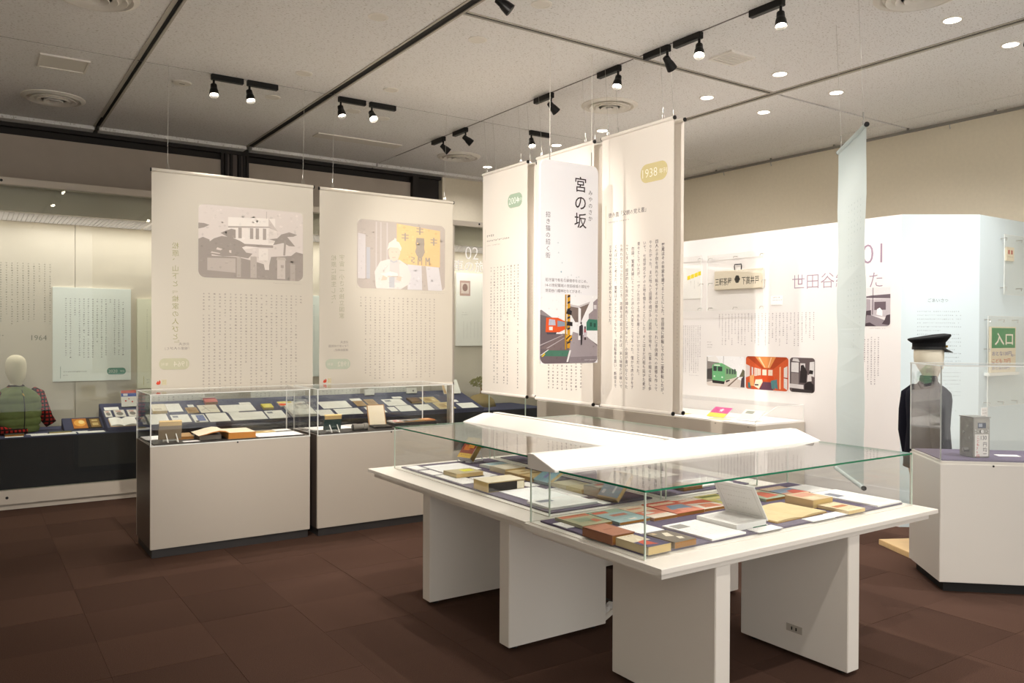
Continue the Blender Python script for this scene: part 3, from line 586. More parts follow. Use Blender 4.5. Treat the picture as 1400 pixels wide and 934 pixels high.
OWN = {('photo', 1.43): 'narrow grey photo sheet beside the open white book', ('photo', 1.135): 'small grey photo sheet at the end of the slanted platform', ('photo', 1.22): 'small grey photo sheet between two others behind the open white book', ('photo', 1.34): 'small grey photo sheet next to the thick cream booklet pile', ('sheet', 1.49): 'white typed sheet in front of the thick cream booklet pile', ('sheet', 2.05): 'white typed sheet next to the booklet with the blue panel', ('sheet', 1.72): 'white typed sheet between the cream booklet pile and a tan booklet', ('sheet', 2.24): 'wide white typed sheet between the line map and the yellow book', ('sheet', 2.28): 'wide white typed sheet on the platform edge before the yellow book', ('sheet', 3.2): 'narrow white typed sheet next to the thick page stack', ('sheet', 3.31): 'wide white typed sheet next to the first tan booklet', ('sheet', 3.41): 'wide white typed sheet on the platform edge before the first tan booklet', ('sheet', 3.78): 'white typed sheet on the platform edge before the two tan booklets', ('sheet', 4.16): 'white typed sheet before the illustrated sheet, beside a small card', ('sheet', 4.41): 'white typed sheet in front of the dark brown bound book', ('sheet', 4.98): 'white typed sheet in front of the leaning white folder', ('doc', 1.71): 'white sheet with a grey picture beside the booklet with the blue panel', ('doc', 2.65): 'white sheet with a grey picture in front of the yellow book', ('doc', 4.09): 'white sheet with a grey picture beside the dark brown bound book', ('brown', 1.89): 'tan booklet beside the line map on the slanted platform', ('brown', 3.72): 'tan booklet next to a wide typed sheet, one of two side by side', ('brown', 3.87): 'tan booklet next to the illustrated sheet, one of two side by side', ('yprint', 4.6): 'ochre print beside the dark brown bound book', ('yprint', 4.68): 'ochre print on the platform edge below another ochre print'}
for k, x0, x1, v0, v1 in SP:
    nm, lb_, ct, gr = LAB[k]; lb_ = OWN.get((k, x0), lb_); d_ = (v1 - v0) * slope_len
    o = sheet_mesh(x1 - x0, d_, k, .008 if k in ('brown', 'blue') else .003).build(nm, 'print_ink'); on_slope(o, x0, v0); tag(o, lb_, ct, gr)
def slope_book(label, x, v, w_, d_, h_, cover, pages, paint=None, rot=0):
    t = book(label, w_, d_, h_, cover, pages, (0, 0, 0), 0, paint); on_slope(t, x, v); return t
slope_book('thick cream booklet pile with brown ends on the slanted platform', 1.56, .447, .14, .19, .035, '#e9e0d0', 'page_edge', lambda q, w_, d_: (q.rect(.02, .02, w_ - .05, d_ * .4, '#cfc4b4'), q.hrows([5, 5], .02, d_ * .85, .014, .018, .03, '#8f867c')))
slope_book('small red and brown book at the back of the slanted platform', 2.11, .755, .13, .09, .03, '#c96a5c', 'page_brown')
slope_book('small yellow covered book on the slanted platform', 2.66, .41, .11, .12, .025, '#e5d75c', 'page_edge', lambda q, w_, d_: q.rect(.03, .02, w_ - .03, d_ - .03, '#efe47e'))
slope_book('magazine with an orange and yellow cover on the slanted platform', 2.86, .50, .19, .14, .012, '#f0ece2', 'paper_white', lambda q, w_, d_: (q.poly([(.0, d_ * .1), (w_ * .35, 0), (w_ * .5, d_ * .5), (.0, d_ * .6)], '#e4572e'), q.rect(0, d_ * .62, w_ * .8, d_ * .95, '#ead66a')))
slope_book('thick stack of white printed pages on the slanted platform', 2.89, .015, .27, .29, .03, '#f3f1ee', 'paper_white', lambda q, w_, d_: q.hrows([14, 15, 12, 15, 9], .02, d_ - .03, .012, .016, .03, '#8f898c'))
slope_book('dark brown bound book on the slanted platform', 4.41, .36, .14, .15, .022, '#6b4f38', 'page_edge', lambda q, w_, d_: q.rect(.03, .04, w_ - .03, d_ - .04, '#84664a'))
def open_book(label, w_, d_, h_, page, cover, name='open_book'):
    t = thing(name, label, 'book'); n = 8; H_ = lambda u: .004 + h_ * (1 - (1 - u) ** 3) * (1 - .55 * u ** 2) * 1.2; cm = mat('oc_' + label[:14], cover, .7)
    MB().box(-w_ - .004, -.004, 0, w_ + .004, d_ + .004, .003).build('cover', cm, t)
    for sgn in (-1, 1):
        ring = [(sgn * u / n * w_, H_(u / n)) for u in range(n + 1)] + [(sgn * w_, .003), (0, .003)]
        MB().prism([(a, b) for a, b in ring], 'y', 0, d_).build('page_block', page, t)
    return t
t = open_book('open white book with a tan lower edge on the slanted platform', .115, .19, .02, 'paper_white', '#c79a62'); on_slope(t, 1.265, .03)
# standing booklets and strips at the rear of the platform
def stand_up(label, x, w_, h_, tilt_, paint, back='paper_white', y=9.0, z=.845, name='booklet', th=.012, cat='booklet'):
    t = thing(name, label, cat, (x, y, z)); m = MB().box(0, -th, 0, w_, 0, h_).build('cover', back, t); m.rotation_euler[0] = tilt_
    p = Print(base=th + .0004); paint(p); k = p.done('print', t); k.rotation_euler[0] = tilt_; return t
stand_up('booklet with red, blue and white cover propped on the slanted platform', 1.31, .14, .17, -.35, lambda p: (p.rect(0, .14, .14, .17, '#c9665c'), p.rect(0, .105, .14, .14, '#5a6fb5'), p.rect(.02, .112, .06, .135, '#e8e8f0', 1), p.ell(.04, .06, .008, .008, '#cc4a44'), p.ell(.10, .05, .008, .008, '#cc4a44'), p.ell(.07, .08, .006, .006, '#cc4a44')), y=8.93, z=.805, th=.02)
for x, w_, lb_ in ((1.53, .62, 'long white text strip standing behind the thick cream booklet pile'), (2.64, .62, 'long white text strip standing behind the orange and yellow magazine'), (3.36, .58, 'long white text strip standing behind the tan booklets'), (4.05, .5, 'long white text strip standing behind the dark brown bound book')):
    def pt(p, w_=w_):
        p.vcols([random.choice([2, 2, 1]) for _ in range(int(w_ / .05))], w_ - .03, .065, .02, .048, .026, '#9b9697')
    stand_up(lb_, x, w_, .075, -.1, pt, y=9.08, z=.83, name='text_strip', th=.004, cat='strip')
stand_up('small white booklet standing on its end behind the slanted platform sheets', 3.95, .12, .07, -.3, lambda p: p.hrows([5], .02, .05, .012, .016, .03, '#aaaaaa'), y=8.97, z=.82, th=.02)
stand_up('white card with a small dark mark standing behind the ochre prints', 4.50, .14, .07, -.3, lambda p: p.rect(.08, .02, .1, .04, '#6a6a6a'), y=8.97, z=.82, th=.02)
stand_up('white folder with a tan side strip leaning at the end of the slanted platform', 4.98, .24, .20, -.6, lambda p: (p.rect(.0, .0, .035, .2, '#dbb98c'), p.hrows([8, 9, 7], .06, .17, .012, .017, .035, '#b9b4b0')), y=8.88, z=.803, th=.01)
o = MB().box(0, 0, 0, .14, .06, .03, '#d9d4cf').box(.005, -.001, .006, .135, .001, .024, '#d0606a').build('small_box', 'print_ink'); o.location = (2.13, 9.0, .845 + .02); o.location = (2.10, 8.985, .838); tag(o, 'tiny grey box with a red printed front on the platform edge', 'box')
# things lying on the low stage beside the mannequin
for lb_, nm, ct, x, y, w_, d_, k in (('open white pamphlet on the black stage beside the green vest', 'pamphlet', 'pamphlet', .50, 8.425, .36, .11, 'sheet'), ('white captioned sheet on the stage edge next to the slanted platform', 'document_sheet', 'sheet', .88, 8.43, .22, .13, 'sheet'),
    ('small pale card lying in front of the plaid sleeve', 'caption_card', 'card', .47, 8.55, .165, .04, 'card'), ('small pale card at the foot of the navy board', 'caption_card', 'card', .84, 8.575, .13, .04, 'card'), ('small pale card under the dark booklet on the stage', 'caption_card', 'card', .30, 8.415, .14, .05, 'card')):
    loose(nm, lb_, ct, w_, d_, k, (x, y, .6225))
book('dark patterned booklet lying on the stage below the green vest', .15, .09, .02, '#3a352d', 'page_brown', (.30, 8.47, .6225), 0, lambda q, w_, d_: q.hrows([5, 6], .02, d_ * .9, .018, .02, .04, '#8f8468'))
book('olive green booklet lying behind the open pamphlet on the stage', .185, .07, .012, '#5d6449', 'page_edge', (.648, 8.545, .6225), 0)
t = thing('picture_card', 'dark card with an orange lit picture leaning on the navy board', 'picture', (.86, 8.63, .642)); t.rotation_euler = (.30, 0, 0)
MB().box(0, 0, 0, .24, .24, .006).build('card', 'cover_slip', t); q = Print(base=.0064, flat=True)
q.rect(.0, .0, .12, .24, '#b87433'); q.ell(.06, .13, .05, .08, '#e9a94e', 1); q.ell(.075, .15, .025, .045, '#f6d890', 2); q.rect(.12, .0, .24, .24, '#3a2a1e'); q.rect(.15, .02, .23, .22, '#8d6f3e', 1); q.rect(.165, .16, .215, .2, '#c9b07a', 2); q.rect(.165, .06, .215, .12, '#c9b07a', 2); q.done('print', t)

# wall prints at the back of the case
bw = thing('text_lettering', 'dark vertical text block with the year 1964 on the back of the case', 'lettering', (0, BY - .021, 0))
p = Print(); p.vcols([26, 25, 8, 24, 25, 24, 25, 26, 22, 25, 24, 25, 24, 25, 24], .71, 2.24, .017, .046, .0235, '#5e6152'); p.htext('1964', .55, 1.475, .075, '#77776b', res=2, off=-.01); p.hrows([2], .70, 1.50, .02, .024, .03, '#8a8a80'); p.hrows([7, 3], .15, 1.535, .022, .025, .045, '#77776b'); p.done('lettering', bw)
def poster(label, x0, x1, z0, z1, col, paint):
    t = thing('text_poster', label, 'poster', (x0, BY - .02, z0)); MB().box(0, -.03, 0, x1 - x0, 0, z1 - z0).build('board', col, t, bevel=.002); p = Print(base=.0305); paint(p, x1 - x0, z1 - z0); p.done('lettering', t)
def badge(p, a, b, w_, h_, text, col, L=1, tc='#f4f6f2'):
    p.rrect(a, b, a + w_, b + h_, h_ * .45, col, L); p.htext(text, a + w_ * .07, b + h_ * .27, h_ * .68, tc, L + 1, res=2, off=-.01, stretch=.95); p.htext('年刊', a + w_ * .70, b + h_ * .36, h_ * .30, tc, L + 1, res=1)
mat('poster_mint', '#e9efec', .7); mat('poster_cream', '#eeeeda', .7)
poster('white mint poster of vertical text with a green 2020 badge in the wall case', .73, 1.44, 1.065, 2.005, 'poster_mint', lambda p, w_, h_: (p.vcols([26, 26, 26, 2, 26, 27, 20, 27, 27, 27, 26, 8, 27, 26, 24][:14], w_ - .075, h_ - .10, .018, .040, .0225, '#6d7274'), badge(p, .485, .06, .175, .068, '2020', '#6f9f92'), p.rect(.065, .03, .069, .15, '#9db3ad'), p.hrows([11], .09, .105, .017, .0195, .03, '#7b8283'), p.hrows([3], .09, .068, .012, .014, .03, '#5b6263')))
poster('cream poster with a yellow rule half hidden by the house banner', 1.50, 2.21, .97, 1.91, 'poster_cream', lambda p, w_, h_: (p.vcols([20] * 13, w_ - .075, h_ - .10, .016, .045, .0225, '#a8ac98'), p.rect(.06, .04, .064, .13, '#c9c07a'), p.hrows([2, 2], .09, .10, .014, .016, .03, '#7b8283')))
poster('mint white poster showing in the gap between the two left banners', 2.85, 3.56, 1.05, 2.00, 'poster_mint', lambda p, w_, h_: p.vcols([20] * 12, w_ - .15, h_ - .10, .016, .042, .0225, '#8a9094'))
poster('tall white poster with a small red picture beyond the glass numbered 02', 5.34, 5.95, 1.40, 2.36, 'paper_white', lambda p, w_, h_: (p.rect(.05, .66, .21, .86, '#b99a94'), p.rect(.07, .69, .19, .83, '#d8c7c0', 1), p.ell(.13, .77, .04, .05, '#8d6e68', 2), p.vcols([20, 20, 20], w_ - .1, .85, .016, .06, .022, '#a39d9c'), p.vcols([10] * 9, w_ - .06, .33, .016, .055, .022, '#a39d9c'), p.hrows([4, 5, 3], .08, .45, .016, .018, .03, '#a39d9c')))
# miniature tree model
t = thing('model_tree', 'miniature tree on a mossy mound in the wall case', 'model', (5.53, 8.9, .622))
MB().lathe([(.0001, 0), (.22, 0), (.19, .08), (.12, .14), (.0001, .17)], 20, sy=.7).build('mound', 'moss', t, smooth=True); MB().tube([(0, 0, .14), (.01, 0, .22), (-.01, 0, .3)], [.014, .01, .005], 7).build('trunk', 'wood_hand', t)
m = MB()
for i in range(260):
    a, b, r = random.uniform(0, 6.28), math.asin(random.uniform(-.7, 1)), random.uniform(.75, 1)
    c = Vector((math.cos(a) * math.cos(b) * .15, math.sin(a) * math.cos(b) * .11, math.sin(b) * .075)) * r + Vector((0, 0, .31)); s_ = .013
    u = Vector((random.uniform(-1, 1), random.uniform(-1, 1), random.uniform(-1, 1))).normalized(); v_ = u.orthogonal().normalized()
    m.add([c + u * s_, c + v_ * s_, c - u * s_, c - v_ * s_, c + u.cross(v_) * s_], [(0, 1, 4), (1, 2, 4), (2, 3, 4), (3, 0, 4), (0, 3, 2, 1)])
m.build('foliage', 'green_leaf', t)

# ------------------------------------------------------------------ mannequins
def egg_head(n=24):
    prof = [(.0001, .0), (.045, .0), (.052, .03), (.064, .055), (.082, .085), (.094, .13), (.097, .18), (.095, .225), (.082, .262), (.056, .285), (.025, .296), (.0001, .298)]
    rings = []
    for r, z in prof:
        rings.append([(r * .82 * math.cos(2 * math.pi * k / n), r * 1.08 * math.sin(2 * math.pi * k / n) + (-.012 if z < .09 else 0) * (1 if math.sin(2 * math.pi * k / n) > 0 else 1) - (.018 if z > .09 else 0) * .0, z) for k in range(n)])
    m = MB(); m.loft(rings); return m
def ell_ring(cx, cy, z, rx, ry, n=40, f=None):
    out = []
    for k in range(n):
        a = 2 * math.pi * k / n; c, s_ = math.cos(a), math.sin(a); e = .8
        px_, py_ = math.copysign(abs(c) ** e, c), math.copysign(abs(s_) ** e, s_); q = f(a) if f else 1
        out.append((cx + rx * px_ * q, cy + ry * py_ * q, z))
    return out
# bust in a quilted vest; local -y is its front
vm = thing('mannequin', 'headform bust in a green quilted vest over a red plaid shirt', 'mannequin', (.40, 8.80, .622), .45)
o = egg_head().build('head', 'mannequin_cloth', vm, smooth=True); o.location = (0, .0, .425)
MB().tube([(0, -.105 * .0 - .079, .52), (0, -.096, .60), (0, -.098, .64), (0, -.075, .70)], .0012, 4).build('head_seam', 'off_white', vm)
MB().lathe([(.05, .36), (.05, .45)], 16).build('neck', 'mannequin_cloth', vm, smooth=True)
rings = []
for i in range(46):
    v_ = i / 45; z = .005 + .425 * v_; sh = min(1, v_ / .1) * .04 + .96
    rx = (.195 + .02 * math.sin(v_ * 3)) * sh; ry = .125 + .012 * math.sin(v_ * 3.1)
    if v_ > .72: t_ = (v_ - .72) / .28; rx *= 1 - .66 * t_ ** 1.7; ry *= 1 - .38 * t_ ** 2
    band = abs(math.sin(math.pi * (z + .01) / .072)) ** .45
    def qf(a, band=band, z=z):
        d = abs(math.sin(a * 3.5 + .4 * math.floor((z + .01) / .072))) ** .4
        g = 1 if not (-1.65 < (a if a <= math.pi else a - 2 * math.pi) < -1.49) else .975
        return (.925 + .09 * min(band, .3 + .7 * d)) * g
    rings.append(ell_ring(0, 0, z, rx, ry, 72, qf))
m = MB(); m.loft(rings); m.build('vest', 'vest_green', vm, smooth=True)
MB().tube([(0, -.134, .02), (0, -.146, .12), (0, -.146, .24), (0, -.128, .34), (0, -.098, .40)], .004, 6).build('zip', 'black_plastic', vm)
MB().tube([(-.004, -.118, .37), (.004, -.128, .345)], .005, 6).build('zip_pull', 'gold', vm)
MB().lathe([(.068, .385), (.078, .40), (.074, .43), (.06, .445), (.056, .41)], 24, sy=.95).build('collar', 'red_plaid', vm, smooth=True)
for sgn, endp in ((1, (.30, -.05, .058)), (-1, (-.25, -.12, .06))):
    m = MB().tube([(sgn * .15, 0, .375), (sgn * .195, 0, .345), (sgn * .23, -.01, .24), (sgn * .265, -.03, .12), endp], [.05, .066, .06, .056, .05], 16); m.build('sleeve', 'red_plaid', vm, smooth=True)
m = MB().tube([(-.25, -.11, .055), (-.12, -.165, .03), (.0, -.175, .027)], [.05, .028, .025], 12); m.build('sleeve', 'red_plaid', vm, smooth=True)

# ================================================================== PEDESTAL CASES UNDER THE LEFT BANNERS
def floor_case(label, x0, x1, y0=5.98, y1=6.52):
    w_, d_ = x1 - x0, y1 - y0; t = thing('pedestal_case', label, 'showcase', (x0, y0, 0))
    MB().box(.012, .012, 0, w_ - .012, d_ - .012, .062).build('plinth', 'plinth', t)
    MB().box(0, 0, .06, w_, .02, .775).build('front_panel', 'case_beige', t, bevel=.002); MB().box(0, d_ - .02, .06, w_, d_, .775).build('rear_panel', 'case_beige', t, bevel=.002)
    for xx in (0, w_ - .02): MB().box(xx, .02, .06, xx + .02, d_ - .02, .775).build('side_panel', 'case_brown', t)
    MB().box(.02, .02, .70, w_ - .02, d_ - .02, .772).build('deck', 'case_beige', t); MB().box(.03, .03, .772, w_ - .03, d_ - .03, .782).build('lining', 'plinth', t)
    zb, zt, g = .773, 1.123, .006
    for nm, bx in (('front_pane', (0, 0, zb, w_, g, zt)), ('rear_pane', (0, d_ - g, zb, w_, d_, zt)), ('side_pane', (0, g, zb, g, d_ - g, zt)), ('side_pane', (w_ - g, g, zb, w_, d_ - g, zt)), ('top_pane', (0, 0, zt, w_, d_, zt + g))):
        MB().box(*bx).build(nm, 'acrylic', t)
    for xx in (.003, w_ - .003):
        for yy in (.003, d_ - .003): MB().box(xx - .0032, yy - .0032, zb, xx + .0032, yy + .0032, zt + .006).build('corner_edge', 'acrylic_edge', t)
    e = MB()
    for yy in (.0, d_): e.box(0, yy - .003, zt + .002, w_, yy + .003, zt + .007)
    for xx in (.0, w_): e.box(xx - .003, 0, zt + .002, xx + .003, d_, zt + .007)
    e.build('top_edge', 'acrylic_edge', t)
    MB().box(-.002, -.002, zb - .004, w_ + .002, .006, zb + .003).build('ledge', 'acrylic_edge', t); MB().tube([(w_ * .52, -.003, zb - .01), (w_ * .52, .003, zb - .01)], .006, 10).build('lock', 'black_plastic', t)
    return t
floor_case('white fronted pedestal case under the banner with the house photo', 1.057, 2.187)
floor_case('white fronted pedestal case under the banner with the yellow flag photo', 2.237, 3.425, 5.955, 6.50)
DZ = .7825
def easel_book(label, loc, w_, h_, cover, ang=.95, rotz=0, th=.018):
    """book leaning back away from the viewer on a clear wire easel: we look at its back"""
    t = thing('easel_book', label, 'book', loc, rotz); cm = mat('eb_' + label[:12], cover, .7)
    m = MB().box(0, 0, .02, w_, th, h_).build('back_cover', cm, t); m.rotation_euler[0] = -(math.pi / 2 - ang)
    k = MB().box(.002, -.002, h_ - .02, w_ - .002, th + .004, h_ + .012).build('page_edge', 'page_edge', t); k.rotation_euler[0] = -(math.pi / 2 - ang)
    for a in (w_ * .28, w_ * .72):
        MB().tube([(a, .005, .09), (a + .015, -.06, .004), (a + .015, .05, .004), (a + .015, .06, .03)], .004, 6).build('easel', 'acrylic_edge', t)
    MB().box(w_ * .25, .045, 0, w_ * .8, .055, .012).build('easel_bar', 'acrylic_edge', t)
    return t
t = easel_book('tan backed old book tilted on a clear easel in a pedestal case', (1.13, 6.10, DZ), .15, .145, '#8d7f6a', ang=1.9, rotz=-.05)
t = easel_book('dark teal backed book tilted on a white easel in a pedestal case', (2.32, 6.05, DZ), .135, .13, '#2f4644', ang=1.9, rotz=-.12)
loose('document_sheet', 'grey sheet lying behind the tan backed book on its easel', 'sheet', .12, .235, 'cream', (1.08, 6.26, DZ), 0)
book('flat light brown book in the house-photo banner pedestal case', .19, .24, .02, '#b08c5c', 'page_brown', (1.20, 6.20, DZ), -.08)
o = MB().box(0, 0, 0, .15, .16, .032, '#8f8a80').build('support_block', 'print_ink'); o.location = (1.405, 6.08, DZ); tag(o, 'low grey block under the large open orange-edged book', 'block')
t = thing('open_book', 'large open book with orange page edges resting on a grey block', 'book', (1.59, 6.02, DZ), -.04)
MB().box(0, 0, 0, .20, .30, .003).build('cover', 'wood_hand', t); MB().box(.002, .003, .003, .196, .297, .045).build('page_block', 'page_orange', t)
fl = [(.01, .046), (-.02, .062), (-.06, .066), (-.11, .058), (-.16, .045), (-.205, .036)]; bk = [(-.205, .034), (-.16, .041), (-.11, .052), (-.06, .059), (-.02, .054), (.01, .044)]
MB().prism(fl + bk, 'y', .003, .297).build('turned_leaves', 'page_orange', t)
MB().prism([(-.205, .0365), (-.16, .0455), (-.11, .0585), (-.06, .0665), (-.02, .0625), (.01, .0465), (.196, .0457), (.196, .0452), (.01, .046), (-.02, .062), (-.06, .066), (-.11, .058), (-.16, .045), (-.205, .036)], 'y', .006, .294).build('top_page', 'paper_cream', t)
q = Print(base=.003, flat=True)
loose('document_sheet', 'large cream sheet beside the large open orange-edged book', 'sheet', .335, .22, 'cream', (1.812, 6.02, DZ)); loose('document_sheet', 'yellowed sheet behind the large cream sheet in the pedestal case', 'sheet', .2, .12, 'yprint', (1.82, 6.27, DZ))
loose('caption_card', 'white caption card at the back of the house-photo banner pedestal case', 'card', .125, .10, 'card', (2.035, 6.33, DZ)); loose('caption_card', 'white caption strip in front of the flat light brown book', 'card', .11, .045, 'card', (1.285, 6.025, DZ))
loose('document_sheet', 'large cream sheet beside the dark teal book on its easel', 'sheet', .34, .22, 'cream', (2.30, 6.21, DZ))
t = thing('scroll_tube', 'short grey metal lens tube lying in the pedestal case', 'tube', (2.56, 6.04, DZ))
MB().tube([(0, 0, .028), (.03, 0, .028), (.032, 0, .028), (.09, 0, .028), (.092, 0, .028), (.12, 0, .028)], [.027, .027, .023, .023, .028, .028], 20).build('barrel', 'grey_metal', t, smooth=False); MB().tube([(-.004, 0, .028), (0, 0, .028)], .021, 20).build('glass', 'black_plastic', t)
MB().box(0, -.02, 0, .12, .02, .006).build('rest', 'black_plastic', t)
t = thing('standing_book', 'open photograph folder standing half upright in the pedestal case', 'book', (2.78, 6.22, DZ + .004), -.15)
m = MB().box(0, 0, 0, .15, .006, .19).build('cover', 'wood_hand', t); m.rotation_euler = (-.45, 0, 0); m2 = MB().box(.008, -.002, .008, .142, 0, .182).build('page', 'paper_cream', t); m2.rotation_euler = (-.45, 0, 0)
MB().box(0, -.16, 0, .15, 0, .012).build('lower_cover', 'cover_slip', t)
loose('document_sheet', 'white sheet behind the standing photograph folder', 'sheet', .115, .15, 'sheet', (2.65, 6.30, DZ))
o = MB().box(0, 0, 0, .40, .18, .03).build('support_block', 'plinth_black'); o.location = (2.95, 6.10, DZ); tag(o, 'low black block under the row of magazines', 'block')
for i, (lb_, c, ks) in enumerate((('magazine with a red and white pattern at the left of the black block row', '#e9e4de', [('#c8322c', .1, .1, .25, .5), ('#c8322c', .4, .3, .6, .8), ('#c8322c', .7, .1, .85, .4)]), ('grey and black magazine in the row on the black block', '#8b8782', [('#2b2a28', .1, .1, .5, .5)]), ('blue and brown magazine in the row on the black block', '#a5874f', [('#5d7d92', .1, .4, .9, .9)]), ('orange brown magazine in the row on the black block', '#b26a36', [('#d9b183', .2, .3, .8, .8)]))):
    book(lb_, .095, .14, .010, c, 'page_brown', (2.96 + i * .098, 6.12, DZ + .03), 0, lambda q, w_, d_, ks=ks: [q.rect(a * w_, b * d_, c2 * w_, e2 * d_, cc) for cc, a, b, c2, e2 in ks], name='magazine')

# ================================================================== HANGING BANNERS
def wire_hook(t, a, y, ztop, zceil, rad=.0012):
    MB().tube([(a, y, ztop + .075), (a, y - .035, zceil)], rad, 5).build('wire', 'wire', t)
    MB().tube([(a, y, ztop + .08), (a, y, ztop + .045)], .0045, 6).build('crimp', 'steel', t)
    MB().tube([(a, y, ztop + .045), (a + .01, y, ztop + .03), (a + .01, y, ztop + .008), (a, y, ztop - .004), (a - .01, y, ztop + .008), (a - .006, y, ztop + .03)], .0025, 5).build('hook', 'steel', t)
def banner(label, loc, rotz, w_, z0, z1, fab, holes=(.07, .93), caps=True, wave=0.0, group=None):
    t = thing('hanging_banner', label, 'banner', (loc[0], loc[1], z0), rotz, group); h_ = z1 - z0; n = 16; rings = []
    for i in range(n + 1):
        b = h_ * i / n; q = wave * math.sin(i * 1.3) * math.sin(math.pi * i / n); q2 = wave * 1.4 * math.sin(i * .9 + 1) * math.sin(math.pi * i / n)
        rings.append([(0 + q2 * .3, -.0005 + q, b), (w_ + q2, -.0005 - q, b), (w_ + q2, .0005 - q, b), (0 + q2 * .3, .0005 + q, b)])
    MB().loft(rings).build('fabric', fab, t)
    for b in (0, h_):
        m = MB().tube([(-.002, 0, b), (w_ + .002, 0, b)], .014, 14).build('rod_sleeve', fab, t, smooth=False)
        if caps:
            for a0, a1 in ((-.008, -.001), (w_ + .001, w_ + .010)): MB().tube([(a0, 0, b), (a1, 0, b)], .0145, 14).build('rod_cap', 'black_plastic', t)
    for u in holes: wire_hook(t, u * w_, 0, h_ + .012, ZC - z0)
    return t
# --- left pair, seen from behind: their print shows through mirrored and pale
LB = '#dcd6ca'
def house_photo():
    P_ = []; a = P_.append; D = '#5b4a4c'
    a(('#cfc4c2', [(0, 0), (1, 0), (1, 1), (0, 1)])); a(('#e6dedb', [(.27, .37), (.72, .50), (.72, .88), (.27, .80)])); a(('#e9e2de', [(.27, .72), (.655, .76), (.655, .875), (.27, .85)])); a(('#b5a8a6', [(.655, .76), (.655, .875), (.745, .70), (.71, .70)]))
    a(('#d5cbc8', [(.655, .52), (.74, .54), (.74, .70), (.655, .745)])); a(('#8f8180', [(.27, .70), (.66, .742), (.70, .72), (.655, .76), (.27, .725)])); a(('#6e5e5f', [(.27, .49), (.70, .495), (.70, .46), (.55, .455), (.27, .47)]))
    for x in (.365, .475, .53, .60): a(('#77696a', [(x, .565), (x + .032, .567), (x + .032, .69 + x * .06), (x, .69 + x * .06)]))
    a(('#7a6c6c', [(.632, .87), (.636, .87), (.636, .97), (.632, .97)])); a(('#e2dad6', [(.56, .27), (.65, .27), (.65, .44), (.56, .44)]))
    a((D, [(0, 0), (1, 0), (1, .40), (.93, .42), (.88, .36), (.68, .33), (.66, .2), (.5, .26), (.36, .3), (.1, .3), (0, .36)])); a((D, [(0, .3), (.12, .3), (.1, .52), (.04, .55), (0, .52)]))
    pine = [(.06, .36), (.12, .32), (.22, .30), (.34, .31), (.46, .29), (.50, .36), (.44, .37), (.40, .44), (.45, .47), (.38, .53), (.30, .57), (.21, .58), (.14, .54), (.09, .48), (.07, .42)]; a((D, pine))
    a(('#cdbfbc', [(.17, .42), (.22, .40), (.20, .38), (.16, .39)])); a(('#c4b7b4', [(.12, .36), (.2, .34), (.19, .33), (.11, .34)])); a(('#cdbfbc', [(.28, .36), (.30, .35), (.30, .39), (.28, .39)]))
    a((D, [(.20, .62), (.25, .66), (.30, .69), (.34, .68), (.34, .56), (.27, .57)])); a((D, [(.66, .58), (.74, .60), (.78, .66), (.86, .70), (.94, .67), (.90, .64), (.84, .63), (.92, .50), (.86, .50), (.80, .54), (.70, .50), (.72, .56)])); a(('#6b5b5c', [(.80, .36), (.82, .36), (.83, .58), (.81, .58)]))
    a((D, [(0, .66), (.05, .68), (.10, .72), (.05, .74), (.0, .74)])); a(('#9c8f8c', [(.08, .10), (.34, .08), (.34, .28), (.08, .27)])); a(('#8a7d7b', [(.35, .02), (.39, .02), (.39, .30), (.35, .30)])); a(('#988b88', [(.48, .02), (.54, .02), (.54, .32), (.48, .32)]))
    a(('#b5a9a5', [(.74, .02), (.82, .02), (.82, .30), (.74, .30)])); a(('#a2958f', [(.73, .29), (.83, .29), (.82, .33), (.74, .33)])); a(('#7a6a69', [(.775, .18), (.805, .18), (.805, .22), (.775, .22)])); a(('#d5cbc7', [(.62, .14), (.66, .14), (.66, .28), (.60, .28)])); a(('#897b79', [(.87, .0), (.92, 0), (.92, .24), (.87, .24)]))
    return P_
